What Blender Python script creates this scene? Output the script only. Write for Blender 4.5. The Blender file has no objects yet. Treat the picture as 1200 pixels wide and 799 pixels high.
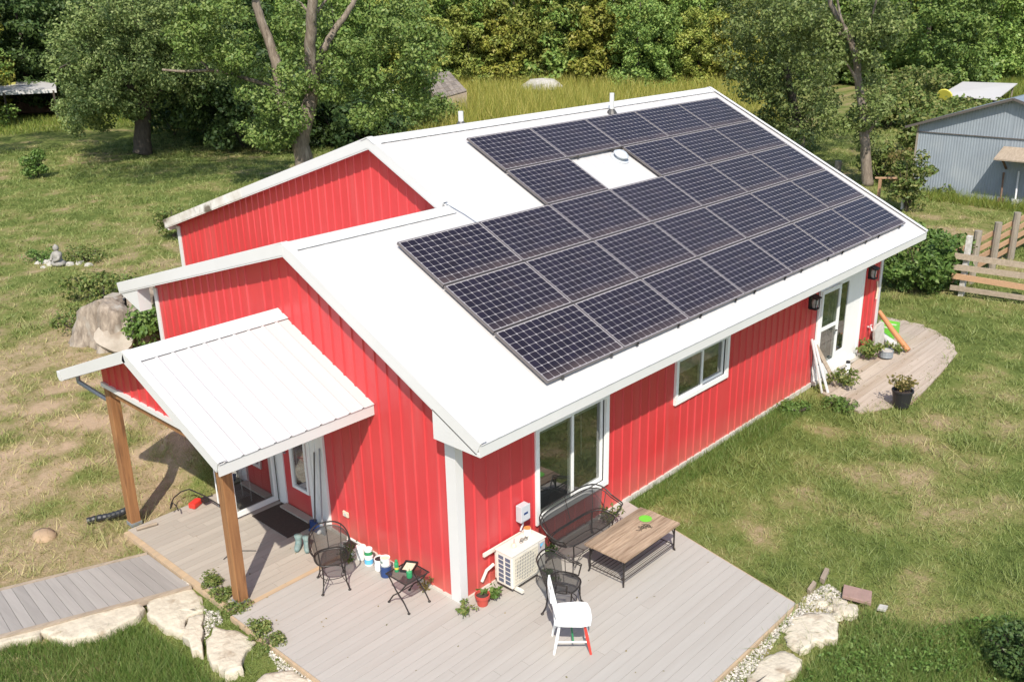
import bpy, math, random
import numpy as np
from mathutils import Matrix, Vector
random.seed(7); rng = np.random.default_rng(11)
S = bpy.context.scene; COL = S.collection
V3 = Vector
# ------------------------------------------------------------------ camera
CAM = np.array([-7.26985, -7.87662, 7.54754]); FPX = 1114.44
_w = np.array([1.78714097, -0.792430908, 0.530469051]); _t = np.linalg.norm(_w); _k = _w / _t
_K = np.array([[0, -_k[2], _k[1]], [_k[2], 0, -_k[0]], [-_k[1], _k[0], 0]])
ROT = np.eye(3) + math.sin(_t) * _K + (1 - math.cos(_t)) * _K @ _K     # rows: right, down, forward
cd = bpy.data.cameras.new('camera'); cam = bpy.data.objects.new('camera', cd); COL.objects.link(cam)
m = Matrix.Identity(4)
for i in range(3):
    m[i][0] = ROT[0][i]; m[i][1] = -ROT[1][i]; m[i][2] = -ROT[2][i]; m[i][3] = CAM[i]
cam.matrix_world = m
cd.sensor_width = 36; cd.lens = 36 * FPX / 1200; cd.clip_end = 3000; cd.clip_start = .1
S.camera = cam
# ------------------------------------------------------------------ light
SUN = Vector((0.495, 0.455, -0.74)).normalized()
EL = math.asin(-SUN.z); AZ = math.atan2(-SUN.x, -SUN.y)
W = bpy.data.worlds.new('World'); S.world = W; W.use_nodes = True
wn = W.node_tree.nodes; sk = wn.new('ShaderNodeTexSky'); sk.sky_type = 'NISHITA'; sk.sun_disc = False
sk.sun_elevation = EL; sk.sun_rotation = AZ
W.node_tree.links.new(sk.outputs[0], wn['Background'].inputs[0]); wn['Background'].inputs[1].default_value = 0.15
sl = bpy.data.lights.new('sun', 'SUN'); sl.energy = 4.2; sl.angle = math.radians(.55); sl.color = (1, .94, .84)
so = bpy.data.objects.new('sun', sl); COL.objects.link(so); so.rotation_euler = SUN.to_track_quat('-Z', 'Y').to_euler(); so.location = (-30, -28, 40)
S.view_settings.view_transform = 'Standard'; S.view_settings.look = 'None'; S.view_settings.gamma = 1
S.view_settings.exposure = 0.42
# ------------------------------------------------------------------ measuring helpers
def ray(u, v):
    return CAM, ROT.T @ np.array([(u - 600) / FPX, (v - 399.5) / FPX, 1.0])
def G(u, v, z=0.0):                 # photo pixel -> point on the level z
    c, d = ray(u, v); t = (z - c[2]) / d[2]; return Vector(c + t * d)
def AT(u, v, D):                    # photo pixel -> point at horizontal distance D
    c, d = ray(u, v); return Vector(c + d * (D / math.hypot(d[0], d[1])))
def HD(p): return math.hypot(p[0] - CAM[0], p[1] - CAM[1])
# ------------------------------------------------------------------ materials
def M(name, c1, c2=None, scale=4, rough=.6, bump=0, bscale=60, metallic=0, stretch=(1, 1, 1), spec=.5, rnd=0, c3=None, s3=1.2, t3=(.55, .7), isl=0, world=False):
    m = bpy.data.materials.new(name); m.use_nodes = True; nt = m.node_tree; N = nt.nodes; L = nt.links
    b = N['Principled BSDF']; b.inputs['Roughness'].default_value = rough; b.inputs['Metallic'].default_value = metallic
    b.inputs['Specular IOR Level'].default_value = spec
    tc = N.new('ShaderNodeTexCoord'); mp = N.new('ShaderNodeMapping'); mp.inputs['Scale'].default_value = stretch
    L.new(tc.outputs['Object'], mp.inputs[0]); co = mp.outputs[0]
    if rnd:
        oi = N.new('ShaderNodeObjectInfo'); va = N.new('ShaderNodeVectorMath'); va.operation = 'MULTIPLY_ADD'
        va.inputs[1].default_value = (1, 1, 1); L.new(co, va.inputs[0])
        cx = N.new('ShaderNodeCombineXYZ'); mu = N.new('ShaderNodeMath'); mu.operation = 'MULTIPLY'; mu.inputs[1].default_value = 60
        L.new(oi.outputs['Random'], mu.inputs[0]); L.new(mu.outputs[0], cx.inputs[0]); L.new(mu.outputs[0], cx.inputs[1]); L.new(cx.outputs[0], va.inputs[2]); co = va.outputs[0]
    def rgb(c): return (c[0], c[1], c[2], 1)
    col = None
    if c2 is not None:
        n = N.new('ShaderNodeTexNoise'); n.inputs['Scale'].default_value = scale; n.inputs['Detail'].default_value = 6; n.inputs['Roughness'].default_value = .62
        L.new(co, n.inputs['Vector']); r = N.new('ShaderNodeMapRange'); r.inputs[1].default_value = .33; r.inputs[2].default_value = .67; L.new(n.outputs[0], r.inputs[0])
        mx = N.new('ShaderNodeMix'); mx.data_type = 'RGBA'; mx.inputs[6].default_value = rgb(c1); mx.inputs[7].default_value = rgb(c2); L.new(r.outputs[0], mx.inputs[0]); col = mx.outputs[2]
    if c3 is not None:
        n = N.new('ShaderNodeTexNoise'); n.inputs['Scale'].default_value = s3; n.inputs['Detail'].default_value = 5; L.new(co, n.inputs['Vector'])
        r = N.new('ShaderNodeMapRange'); r.inputs[1].default_value = t3[0]; r.inputs[2].default_value = t3[1]; L.new(n.outputs[0], r.inputs[0])
        mx = N.new('ShaderNodeMix'); mx.data_type = 'RGBA'; mx.inputs[6].default_value = rgb(c1); L.new(r.outputs[0], mx.inputs[0]); mx.inputs[7].default_value = rgb(c3)
        if col: L.new(col, mx.inputs[6])
        col = mx.outputs[2]
    if rnd or isl:
        if isl:
            src = N.new('ShaderNodeNewGeometry').outputs['Random Per Island']; amt = isl
        else: src = oi.outputs['Random']; amt = rnd
        r = N.new('ShaderNodeMapRange'); r.inputs[3].default_value = 1 - amt; r.inputs[4].default_value = 1 + amt; L.new(src, r.inputs[0])
        vm = N.new('ShaderNodeVectorMath'); vm.operation = 'SCALE'; L.new(r.outputs[0], vm.inputs['Scale'])
        if col: L.new(col, vm.inputs[0])
        else: vm.inputs[0].default_value = c1
        col = vm.outputs[0]
    if col: L.new(col, b.inputs['Base Color'])
    else: b.inputs['Base Color'].default_value = rgb(c1)
    if bump:
        n = N.new('ShaderNodeTexNoise'); n.inputs['Scale'].default_value = bscale; n.inputs['Detail'].default_value = 5; L.new(co, n.inputs['Vector'])
        bp = N.new('ShaderNodeBump'); bp.inputs['Strength'].default_value = bump; bp.inputs['Distance'].default_value = .02; L.new(n.outputs[0], bp.inputs['Height']); L.new(bp.outputs[0], b.inputs['Normal'])
    return m
def leafmat(name, ca, cb, cc, trans=.3, rough=.5, obj=.12, attr=None, spec=.3):
    # per-leaf random colour between three hues (real variation of the leaves)
    m = bpy.data.materials.new(name); m.use_nodes = True; nt = m.node_tree; N = nt.nodes; L = nt.links
    b = N['Principled BSDF']; b.inputs['Roughness'].default_value = rough; b.inputs['Specular IOR Level'].default_value = spec
    g = N.new('ShaderNodeNewGeometry'); cr = N.new('ShaderNodeValToRGB'); e = cr.color_ramp.elements
    e[0].color = (*ca, 1); e[1].color = (*cc, 1); k = e.new(.5); k.color = (*cb, 1)
    src = g.outputs['Random Per Island']
    if attr:
        a = N.new('ShaderNodeAttribute'); a.attribute_name = attr; ad = N.new('ShaderNodeMath'); ad.operation = 'MULTIPLY_ADD'; ad.inputs[1].default_value = .45
        sb = N.new('ShaderNodeMath'); sb.operation = 'MULTIPLY_ADD'; sb.inputs[1].default_value = .95; sb.inputs[2].default_value = -.06; L.new(a.outputs['Fac'], sb.inputs[0])
        L.new(src, ad.inputs[0]); L.new(sb.outputs[0], ad.inputs[2]); src = ad.outputs[0]
    L.new(src, cr.inputs[0])
    oi = N.new('ShaderNodeObjectInfo'); r = N.new('ShaderNodeMapRange'); r.inputs[3].default_value = 1 - obj; r.inputs[4].default_value = 1 + obj; L.new(oi.outputs['Random'], r.inputs[0])
    vm = N.new('ShaderNodeVectorMath'); vm.operation = 'SCALE'; L.new(cr.outputs[0], vm.inputs[0]); L.new(r.outputs[0], vm.inputs['Scale'])
    L.new(vm.outputs[0], b.inputs['Base Color'])
    t = N.new('ShaderNodeBsdfTranslucent'); L.new(vm.outputs[0], t.inputs[0]); mix = N.new('ShaderNodeMixShader'); mix.inputs[0].default_value = trans
    L.new(b.outputs[0], mix.inputs[1]); L.new(t.outputs[0], mix.inputs[2]); L.new(mix.outputs[0], N['Material Output'].inputs[0])
    return m
def glassmat(name, tint=(.02, .025, .025), refl=.25, transp=.35, rough=.02):
    # window glass: partly see-through, partly mirror
    m = bpy.data.materials.new(name); m.use_nodes = True; nt = m.node_tree; N = nt.nodes; L = nt.links
    b = N['Principled BSDF']; b.inputs['Base Color'].default_value = (*tint, 1); b.inputs['Roughness'].default_value = rough
    gl = N.new('ShaderNodeBsdfGlossy'); gl.inputs['Roughness'].default_value = rough; gl.inputs[0].default_value = (.9, .92, .9, 1)
    tr = N.new('ShaderNodeBsdfTransparent'); tr.inputs[0].default_value = (.8, .85, .82, 1)
    m1 = N.new('ShaderNodeMixShader'); m1.inputs[0].default_value = transp; L.new(b.outputs[0], m1.inputs[1]); L.new(tr.outputs[0], m1.inputs[2])
    m2 = N.new('ShaderNodeMixShader'); m2.inputs[0].default_value = refl; L.new(m1.outputs[0], m2.inputs[1]); L.new(gl.outputs[0], m2.inputs[2])
    L.new(m2.outputs[0], N['Material Output'].inputs[0]); return m
MT = {}
MT['red'] = M('red_siding', (.56, .047, .052), (.52, .042, .047), 1.2, .38, .05, 8, spec=.5, c3=(.50, .035, .035), s3=.7, t3=(.55, .8))
MT['white'] = M('white_painted_metal', (.64, .63, .615), (.61, .60, .585), 1.5, .45, .03, 6)
MT['roof'] = M('white_roof_metal', (.56, .54, .53), (.545, .525, .512), .8, .42, .04, 5, c3=(.47, .445, .425), s3=.5, t3=(.6, .85))
MT['oldwhite'] = M('weathered_white_trim', (.74, .72, .68), (.50, .45, .38), 3, .6, .1, 20, c3=(.16, .13, .10), s3=2.2, t3=(.56, .66))
MT['soffit'] = M('white_soffit', (.74, .73, .71), None, rough=.6)
MT['dark'] = M('dark_void', (.02, .02, .02), rough=.9)
MT['frame'] = M('white_vinyl_frame', (.80, .80, .78), (.76, .755, .73), 3, .4)
MT['glass'] = glassmat('window_glass', refl=.22, transp=.5)
MT['mirror'] = glassmat('storm_door_glass', refl=.5, transp=.35)
MT['room'] = M('dim_room', (.30, .27, .24), rough=.9)
MT['blind'] = M('white_blind', (.72, .72, .70), rough=.6)
MT['deck'] = M('grey_deck_board', (.415, .385, .345), (.39, .36, .32), 9, .75, .15, 60, stretch=(.12, 1.5, 1), rnd=.022, c3=(.36, .325, .285), s3=1.1, t3=(.52, .75))
MT['porchdeck'] = M('tan_deck_board', (.405, .36, .30), (.37, .325, .27), 9, .75, .2, 60, stretch=(.12, 1.5, 1), rnd=.07, c3=(.38, .335, .28), s3=3)
MT['walkboard'] = M('grey_walk_board', (.335, .305, .275), (.285, .26, .235), 9, .75, .25, 60, stretch=(1.5, .12, 1), rnd=.10)
MT['edge'] = M('tan_edge_board', (.50, .36, .22), (.40, .30, .20), 6, .8, .3, 40, stretch=(.3, 2, 1))
MT['post'] = M('cedar_post', (.34, .165, .065), (.22, .10, .04), 10, .6, .35, 40, stretch=(2.5, 2.5, .16), c3=(.12, .055, .025), s3=7, t3=(.6, .72))
MT['iron'] = M('black_wrought_iron', (.025, .023, .022), (.045, .035, .03), 12, .5, .1, 50, metallic=.3)
MT['tablewood'] = M('weathered_table_wood', (.43, .315, .22), (.20, .13, .08), 9, .85, .4, 50, stretch=(.22, 3.2, 1), rnd=.2, c3=(.42, .30, .20), s3=5)
MT['chairwhite'] = M('white_chair_paint', (.82, .82, .80), (.78, .78, .75), 4, .4)
MT['redpaint'] = M('red_paint', (.62, .05, .035), rough=.45)
MT['greenpaint'] = M('green_paint', (.03, .26, .10), rough=.45)
MT['ac'] = M('cream_metal_case', (.72, .68, .60), (.68, .64, .56), 2, .45)
MT['acslat'] = M('cream_grille', (.60, .56, .47), rough=.5)
MT['fin'] = M('dark_blue_fins', (.10, .12, .17), rough=.5)
MT['blue'] = M('sky_blue_print', (.12, .45, .72), rough=.5)
MT['navy'] = M('navy_print', (.02, .05, .16), rough=.5)
MT['grey'] = M('grey_plastic', (.50, .52, .54), rough=.5)
MT['terra'] = M('red_pot', (.50, .07, .05), (.42, .06, .045), 6, .6)
MT['cream'] = M('cream_plastic', (.70, .60, .45), rough=.6)
MT['orange'] = M('orange_lid', (.60, .22, .06), rough=.5)
MT['teal'] = M('teal_boot', (.13, .21, .21), (.22, .27, .24), 25, .7)
MT['mat'] = M('dark_brown_mat', (.055, .038, .028), (.075, .052, .04), 30, .95, .6, 150)
MT['black'] = M('black_plastic', (.02, .02, .022), rough=.5)
MT['redplastic'] = M('red_plastic', (.62, .04, .025), rough=.4)
MT['limestone'] = M('cream_limestone', (.60, .53, .41), (.47, .41, .315), 6, .9, 1.0, 14, rnd=.06, c3=(.34, .27, .19), s3=4.5, t3=(.56, .72))
MT['pebble'] = M('pale_pebbles', (.46, .42, .365), None, rough=.85, isl=.4)
MT['soil'] = M('bare_soil', (.34, .24, .16), (.26, .18, .12), 6, .95, .5, 30)
MT['rock'] = M('tan_rock', (.42, .29, .18), (.34, .24, .15), 6, .9, .5, 12)
MT['stone'] = M('pale_grey_stone', (.50, .47, .42), (.38, .36, .32), 8, .85, .4, 25)
MT['bark'] = M('grey_bark', (.27, .22, .17), (.13, .10, .075), 5, .9, 1.0, 14, stretch=(2.5, 2.5, .5), c3=(.36, .31, .25), s3=2)
MT['darkbark'] = M('dark_bark', (.10, .08, .06), (.05, .04, .03), 5, .9, .8, 14, stretch=(2, 2, .5))
MT['log'] = M('weathered_stump_wood', (.36, .30, .235), (.13, .10, .075), 5, .95, 1.0, 12, stretch=(1.6, 1.6, .5), c3=(.42, .385, .33), s3=2.5)
MT['logface'] = M('sawn_stump_face', (.40, .35, .285), (.29, .25, .195), 3, .85, .4, 20, c3=(.24, .19, .14), s3=2)
MT['barn'] = M('blue_grey_steel', (.285, .32, .35), (.25, .28, .31), 1.8, .5, .08, 10, c3=(.32, .35, .37), s3=.9)
MT['barntrim'] = M('dark_roof_edge', (.10, .085, .075), rough=.8)
MT['rust'] = M('rusty_brown', (.20, .12, .075), (.12, .07, .05), 5, .85)
MT['greyshingle'] = M('grey_old_shingle', (.24, .205, .175), (.15, .125, .105), 4, .9, .5, 12, rnd=.2)
MT['oldboard'] = M('grey_fence_board', (.40, .32, .24), (.28, .22, .16), 8, .85, .4, 40, stretch=(.3, 2, 2), rnd=.12)
MT['newboard'] = M('orange_tan_board', (.50, .30, .17), (.40, .24, .14), 8, .8, .3, 40, stretch=(.3, 2, 2), rnd=.1)
MT['oldpost'] = M('grey_fence_post', (.34, .29, .23), (.22, .19, .15), 8, .9, .5, 40, stretch=(2, 2, .3), rnd=.1)
MT['whitepost'] = M('flaking_white_post', (.68, .65, .60), (.36, .33, .29), 9, .85, .3, 40)
MT['lime'] = M('lime_green_plastic', (.16, .52, .05), rough=.5)
MT['galv'] = M('galvanised_metal', (.33, .36, .39), (.27, .30, .33), 10, .45, metallic=.4)
MT['pole'] = M('orange_brown_pole', (.50, .22, .09), (.42, .18, .07), 5, .6)
MT['panelboard'] = M('pinkish_brown_board', (.34, .22, .18), (.28, .18, .15), 6, .8, .3, 30)
MT['cell'] = M('dark_solar_cell', (.012, .010, .019), (.016, .013, .023), 3, .28, spec=.18, c3=(.030, .022, .026), s3=2.2, t3=(.55, .8), isl=.18, rnd=.0)
MT['backsheet'] = M('pale_backsheet', (.40, .37, .37), rough=.4)
MT['alframe'] = M('grey_aluminium_frame', (.16, .14, .135), rough=.4, metallic=.3)
MT['darkmetal'] = M('dark_clamp_metal', (.09, .085, .08), rough=.5, metallic=.4)
MT['lampglass'] = M('pale_lamp_glass', (.45, .45, .43), rough=.2)
MT['yellow'] = M('yellow_plastic', (.62, .55, .08), rough=.5)
MT['concrete'] = M('foundation_trim', (.60, .56, .50), (.50, .46, .40), 5, .8)
MT['backboard'] = M('pale_worn_deck_board', (.45, .375, .305), (.37, .30, .24), 8, .9, .3, 50, stretch=(.12, 1.5, 1), rnd=.08, c3=(.34, .26, .19), s3=1.6, t3=(.52, .72))
def dusty_cells():
    # dust settled along the lower edge of each panel
    m = MT['cell']; nt = m.node_tree; N = nt.nodes; L = nt.links; b = N['Principled BSDF']; src = b.inputs['Base Color'].links[0].from_socket
    tc = N.new('ShaderNodeTexCoord'); sp = N.new('ShaderNodeSeparateXYZ'); L.new(tc.outputs['Object'], sp.inputs[0]); oi = N.new('ShaderNodeObjectInfo'); va = N.new('ShaderNodeVectorMath'); va.operation = 'ADD'; L.new(tc.outputs['Object'], va.inputs[0]); L.new(oi.outputs['Location'], va.inputs[1])
    n = N.new('ShaderNodeTexNoise'); n.inputs['Scale'].default_value = 2.6; n.inputs['Detail'].default_value = 6; L.new(va.outputs[0], n.inputs['Vector'])
    mr = N.new('ShaderNodeMapRange'); mr.inputs[1].default_value = .22; mr.inputs[2].default_value = 0; mr.inputs[3].default_value = .06; mr.inputs[4].default_value = .9; L.new(sp.outputs[1], mr.inputs[0])
    mu = N.new('ShaderNodeMath'); mu.operation = 'MULTIPLY'; L.new(mr.outputs[0], mu.inputs[0]); L.new(n.outputs[0], mu.inputs[1]); mx = N.new('ShaderNodeMix'); mx.data_type = 'RGBA'; L.new(mu.outputs[0], mx.inputs[0]); L.new(src, mx.inputs[6]); mx.inputs[7].default_value = (.13, .095, .085, 1); L.new(mx.outputs[2], b.inputs['Base Color'])
dusty_cells()
def wear_red():
    m = MT['red']; nt = m.node_tree; N = nt.nodes; L = nt.links; b = N['Principled BSDF']; src = b.inputs['Base Color'].links[0].from_socket
    tc = N.new('ShaderNodeTexCoord'); sp = N.new('ShaderNodeSeparateXYZ'); L.new(tc.outputs['Object'], sp.inputs[0]); n = N.new('ShaderNodeTexNoise'); n.inputs['Scale'].default_value = 2.2; n.inputs['Detail'].default_value = 8; L.new(tc.outputs['Object'], n.inputs['Vector'])
    mr = N.new('ShaderNodeMapRange'); mr.inputs[1].default_value = .55; mr.inputs[2].default_value = -.02; L.new(sp.outputs[2], mr.inputs[0])
    mu = N.new('ShaderNodeMath'); mu.operation = 'MULTIPLY'; L.new(mr.outputs[0], mu.inputs[0]); L.new(n.outputs[0], mu.inputs[1])
    mx = N.new('ShaderNodeMix'); mx.data_type = 'RGBA'; L.new(mu.outputs[0], mx.inputs[0]); L.new(src, mx.inputs[6]); mx.inputs[7].default_value = (.50, .17, .12, 1)
    mp = N.new('ShaderNodeMapping'); mp.inputs['Scale'].default_value = (3, 3, .35); L.new(tc.outputs['Object'], mp.inputs[0]); n2 = N.new('ShaderNodeTexNoise'); n2.inputs['Scale'].default_value = 1.6; n2.inputs['Detail'].default_value = 7; L.new(mp.outputs[0], n2.inputs['Vector'])
    r2 = N.new('ShaderNodeMapRange'); r2.inputs[1].default_value = .5; r2.inputs[2].default_value = .8; r2.inputs[4].default_value = .55; L.new(n2.outputs[0], r2.inputs[0])
    m2 = N.new('ShaderNodeMix'); m2.data_type = 'RGBA'; L.new(r2.outputs[0], m2.inputs[0]); L.new(mx.outputs[2], m2.inputs[6]); m2.inputs[7].default_value = (.55, .095, .095, 1); L.new(m2.outputs[2], b.inputs['Base Color'])
wear_red()
# leaves: three hues each
MT['lf_left'] = leafmat('blue_green_leaves', (.115, .175, .052), (.180, .240, .074), (.265, .310, .115), .2)
MT['lf_big'] = leafmat('fresh_green_leaves', (.105, .180, .040), (.170, .250, .056), (.270, .330, .095), .2)
MT['lf_right'] = leafmat('olive_grey_leaves', (0.117, 0.166, 0.044), (0.173, 0.222, 0.064), (0.253, 0.284, 0.099), .2)
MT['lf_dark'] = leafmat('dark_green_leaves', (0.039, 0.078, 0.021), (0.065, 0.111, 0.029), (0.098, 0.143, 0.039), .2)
MT['lf_olive'] = leafmat('olive_forest_leaves', (0.159, 0.207, 0.038), (0.234, 0.276, 0.056), (0.353, 0.353, 0.083), .2, obj=.22)
MT['lf_forest'] = leafmat('forest_green_leaves', (0.115, 0.203, 0.044), (0.180, 0.274, 0.060), (0.274, 0.346, 0.086), .2, obj=.22)
MT['lf_yellow'] = leafmat('yellowing_leaves', (0.190, 0.224, 0.034), (0.280, 0.291, 0.050), (0.370, 0.336, 0.073), .2, obj=.15)
MT['lf_shrub'] = leafmat('bright_shrub_leaves', (.075, .145, .030), (.120, .205, .042), (.19, .27, .07), .3)
MT['lf_weed'] = leafmat('weed_leaves', (.095, .150, .036), (.155, .205, .05), (.28, .27, .09), .3)
MT['lf_dry'] = leafmat('dry_weed_leaves', (.12, .12, .035), (.22, .19, .06), (.34, .25, .11), .3)
MT['grass'] = leafmat('lawn_blades', (0.151, 0.212, 0.049), (0.272, 0.302, 0.097), (0.556, 0.460, 0.230), .25, attr='dry', obj=0)
MT['lush'] = leafmat('long_green_blades', (0.083, 0.160, 0.029), (0.138, 0.220, 0.042), (0.231, 0.275, 0.088), .3, obj=0)
MT['meadow'] = leafmat('meadow_blades', (0.165, 0.210, 0.030), (0.330, 0.323, 0.060), (0.540, 0.450, 0.128), .3, obj=0)
MT['scrub'] = leafmat('scrub_blades', (0.121, 0.189, 0.030), (0.203, 0.257, 0.046), (0.297, 0.297, 0.068), .3, obj=0)
# ------------------------------------------------------------------ mesh builder
class MB:
    def __init__(s): s.v = []; s.f = []
    def add(s, vs, fs):
        o = len(s.v); s.v += [tuple(p) for p in vs]; s.f += [tuple(i + o for i in f) for f in fs]; return s
    def box(s, c, d, R=None):
        hx, hy, hz = d[0] / 2, d[1] / 2, d[2] / 2
        vs = [V3((x, y, z)) for x in (-hx, hx) for y in (-hy, hy) for z in (-hz, hz)]
        if R is not None: vs = [R @ p for p in vs]
        c = V3(c); return s.add([p + c for p in vs], [(0, 1, 3, 2), (4, 6, 7, 5), (0, 4, 5, 1), (2, 3, 7, 6), (0, 2, 6, 4), (1, 5, 7, 3)])
    def b2(s, a, b): return s.box([(a[i] + b[i]) / 2 for i in range(3)], [abs(b[i] - a[i]) for i in range(3)])
    def beam(s, p, q, w, h, up=(0, 0, 1)):
        p = V3(p); q = V3(q); x = (q - p); L = x.length; x.normalize(); y = V3(up).cross(x)
        if y.length < 1e-4: y = V3((0, 1, 0)).cross(x)
        y.normalize(); z = x.cross(y); R = Matrix((x, y, z)).transposed(); return s.box((p + q) / 2, (L, w, h), R)
    def tube(s, pts, r, n=6, closed=False, cap=True):
        pts = [V3(p) for p in pts]; k = len(pts); rs = r if isinstance(r, (list, tuple)) else [r] * k
        vs = []; prev = None
        for i in range(k):
            if closed: t = pts[(i + 1) % k] - pts[i - 1]
            else: t = pts[min(i + 1, k - 1)] - pts[max(i - 1, 0)]
            if t.length < 1e-9: t = V3((0, 0, 1))
            t.normalize()
            if prev is None: a = t.orthogonal().normalized()
            else:
                a = prev - t * prev.dot(t)
                a = a.normalized() if a.length > 1e-6 else t.orthogonal().normalized()
            prev = a; b = t.cross(a)
            for j in range(n):
                an = 2 * math.pi * j / n; vs.append(pts[i] + (a * math.cos(an) + b * math.sin(an)) * rs[i])
        fs = []; m = k if closed else k - 1
        for i in range(m):
            i2 = (i + 1) % k
            for j in range(n): fs.append((i * n + j, i * n + (j + 1) % n, i2 * n + (j + 1) % n, i2 * n + j))
        if cap and not closed: fs += [tuple(range(n))[::-1], tuple((k - 1) * n + j for j in range(n))]
        return s.add(vs, fs)
    def lathe(s, prof, n=16, c=(0, 0, 0), R=None, caps=True):
        vs = []; c = V3(c)
        for r, z in prof:
            for j in range(n):
                a = 2 * math.pi * j / n; p = V3((r * math.cos(a), r * math.sin(a), z)); vs.append((R @ p if R else p) + c)
        fs = [(i * n + j, i * n + (j + 1) % n, (i + 1) * n + (j + 1) % n, (i + 1) * n + j) for i in range(len(prof) - 1) for j in range(n)]
        if caps: fs += [tuple(range(n))[::-1], tuple((len(prof) - 1) * n + j for j in range(n))]
        return s.add(vs, fs)
    def prism(s, poly, ext):
        n = len(poly); e = V3(ext); p = [V3(q) for q in poly]
        return s.add(p + [q + e for q in p], [tuple(range(n))[::-1], tuple(range(n, 2 * n))] + [(i, (i + 1) % n, n + (i + 1) % n, n + i) for i in range(n)])
    def quad(s, *p): return s.add(p, [tuple(range(len(p)))])
    def build(s, name, mat, parent=None, loc=None, smooth=False, bevel=0, sub=0):
        me = bpy.data.meshes.new(name); me.from_pydata(s.v, [], s.f); me.materials.append(mat if not isinstance(mat, str) else MT[mat])
        if smooth: me.shade_smooth()
        o = bpy.data.objects.new(name, me); COL.objects.link(o)
        if parent: o.parent = parent
        if loc is not None: o.location = loc
        if bevel:
            b = o.modifiers.new('bevel', 'BEVEL'); b.width = bevel; b.segments = 2; b.limit_method = 'ANGLE'
        if sub:
            b = o.modifiers.new('sub', 'SUBSURF'); b.levels = sub; b.render_levels = sub
        return o
def tag(o, label=None, cat=None, group=None, kind=None):
    if label: o['label'] = label
    if cat: o['category'] = cat
    if group: o['group'] = group
    if kind: o['kind'] = kind
    return o
def thing(name, label, cat, loc=(0, 0, 0), rz=0, group=None):
    o = bpy.data.objects.new(name, None); COL.objects.link(o); o.location = loc; o.rotation_euler = (0, 0, rz); o.empty_display_size = .2
    return tag(o, label, cat, group)
def copy_tree(o, parent=None):
    c = o.copy(); COL.objects.link(c)
    if parent: c.parent = parent
    for ch in [k for k in bpy.data.objects if k.parent == o]: copy_tree(ch, c)
    return c
def npmesh(name, mat, verts, nv, parent=None, attr=None, smooth=False):
    # verts: (faces*nv,3) array, each face its own nv corners
    me = bpy.data.meshes.new(name); n = len(verts); nf = n // nv
    me.vertices.add(n); me.vertices.foreach_set('co', np.asarray(verts, np.float32).ravel())
    me.loops.add(n); me.loops.foreach_set('vertex_index', np.arange(n, dtype=np.int32))
    me.polygons.add(nf); me.polygons.foreach_set('loop_start', np.arange(0, n, nv, dtype=np.int32)); me.polygons.foreach_set('loop_total', np.full(nf, nv, np.int32))
    if attr is not None:
        a = me.attributes.new(attr[0], 'FLOAT', 'POINT'); a.data.foreach_set('value', np.asarray(attr[1], np.float32))
    me.materials.append(MT[mat]); me.update(calc_edges=True); me.validate()
    o = bpy.data.objects.new(name, me); COL.objects.link(o)
    if parent: o.parent = parent
    return o
# ---- leaves
def rand_dirs(n):
    d = rng.normal(size=(n, 3)); return d / np.linalg.norm(d, axis=1, keepdims=True)
def leaf_quads(cent, size, up=.5, aspect=.55, outward=None):
    n = len(cent); nrm = rand_dirs(n) * .9
    nrm[:, 2] += up
    if outward is not None: nrm += outward * .7
    nrm /= np.linalg.norm(nrm, axis=1, keepdims=True)
    t = np.cross(nrm, rand_dirs(n)); t /= np.linalg.norm(t, axis=1, keepdims=True); b = np.cross(nrm, t)
    s = (np.asarray(size) * rng.uniform(.6, 1.35, n))[:, None]; c = np.asarray(cent)
    v = np.stack([c - t * s * .5, c + b * s * aspect * .5 + t * s * .05, c + t * s * .5, c - b * s * aspect * .5 + t * s * .05], 1)
    return v.reshape(-1, 3)
def clump_leaves(clumps, per, size, up=.45):
    cs = []; out = []
    for c, r in clumps or [((0, 0, .2), (.2, .2, .1))]:
        n = max(6, int(per * rng.uniform(.7, 1.3)))
        d = rand_dirs(n); q = rng.uniform(.25, 1, n) ** .5
        cs.append(np.asarray(c) + d * (q[:, None]) * np.asarray(r)); out.append(d)
    return leaf_quads(np.concatenate(cs), size, up, outward=np.concatenate(out))
def fill_ellipsoid(c, r, n, cr, shell=.45, zmin=.25):
    # clump centres spread through an ellipsoid, denser towards its skin
    d = rand_dirs(n); q = shell + (1 - shell) * rng.uniform(0, 1, n) ** .6; c = np.asarray(c); r = np.asarray(r)
    jit = rng.normal(size=(n, 3)) * .12 * r
    P = c + d * q[:, None] * r + jit; k = rng.uniform(.55, 1.45, n)
    return [(P[i], (cr * k[i], cr * k[i], cr * .72 * k[i])) for i in range(n) if P[i][2] > zmin]
# ---- value noise in numpy (the ground and the grass share it)
_tab = rng.uniform(0, 1, (256, 256))
def vnoise(x, y):
    xi = np.floor(x).astype(int); yi = np.floor(y).astype(int); fx = x - xi; fy = y - yi; fx = fx * fx * (3 - 2 * fx); fy = fy * fy * (3 - 2 * fy)
    a = _tab[xi % 256, yi % 256]; b = _tab[(xi + 1) % 256, yi % 256]; c = _tab[xi % 256, (yi + 1) % 256]; d = _tab[(xi + 1) % 256, (yi + 1) % 256]
    return (a * (1 - fx) + b * fx) * (1 - fy) + (c * (1 - fx) + d * fx) * fy
def fbm(x, y, o=4):
    s = 0; a = .5
    for i in range(o): s = s + a * vnoise(x * 2 ** i + 17.3 * i, y * 2 ** i + 5.1 * i); a *= .5
    return s / (1 - .5 ** o)
def gauss(x, y, cx, cy, rx, ry, rot=0):
    c, s = math.cos(rot), math.sin(rot); dx = x - cx; dy = y - cy; a = (dx * c + dy * s) / rx; b = (-dx * s + dy * c) / ry; return np.exp(-(a * a + b * b))
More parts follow.
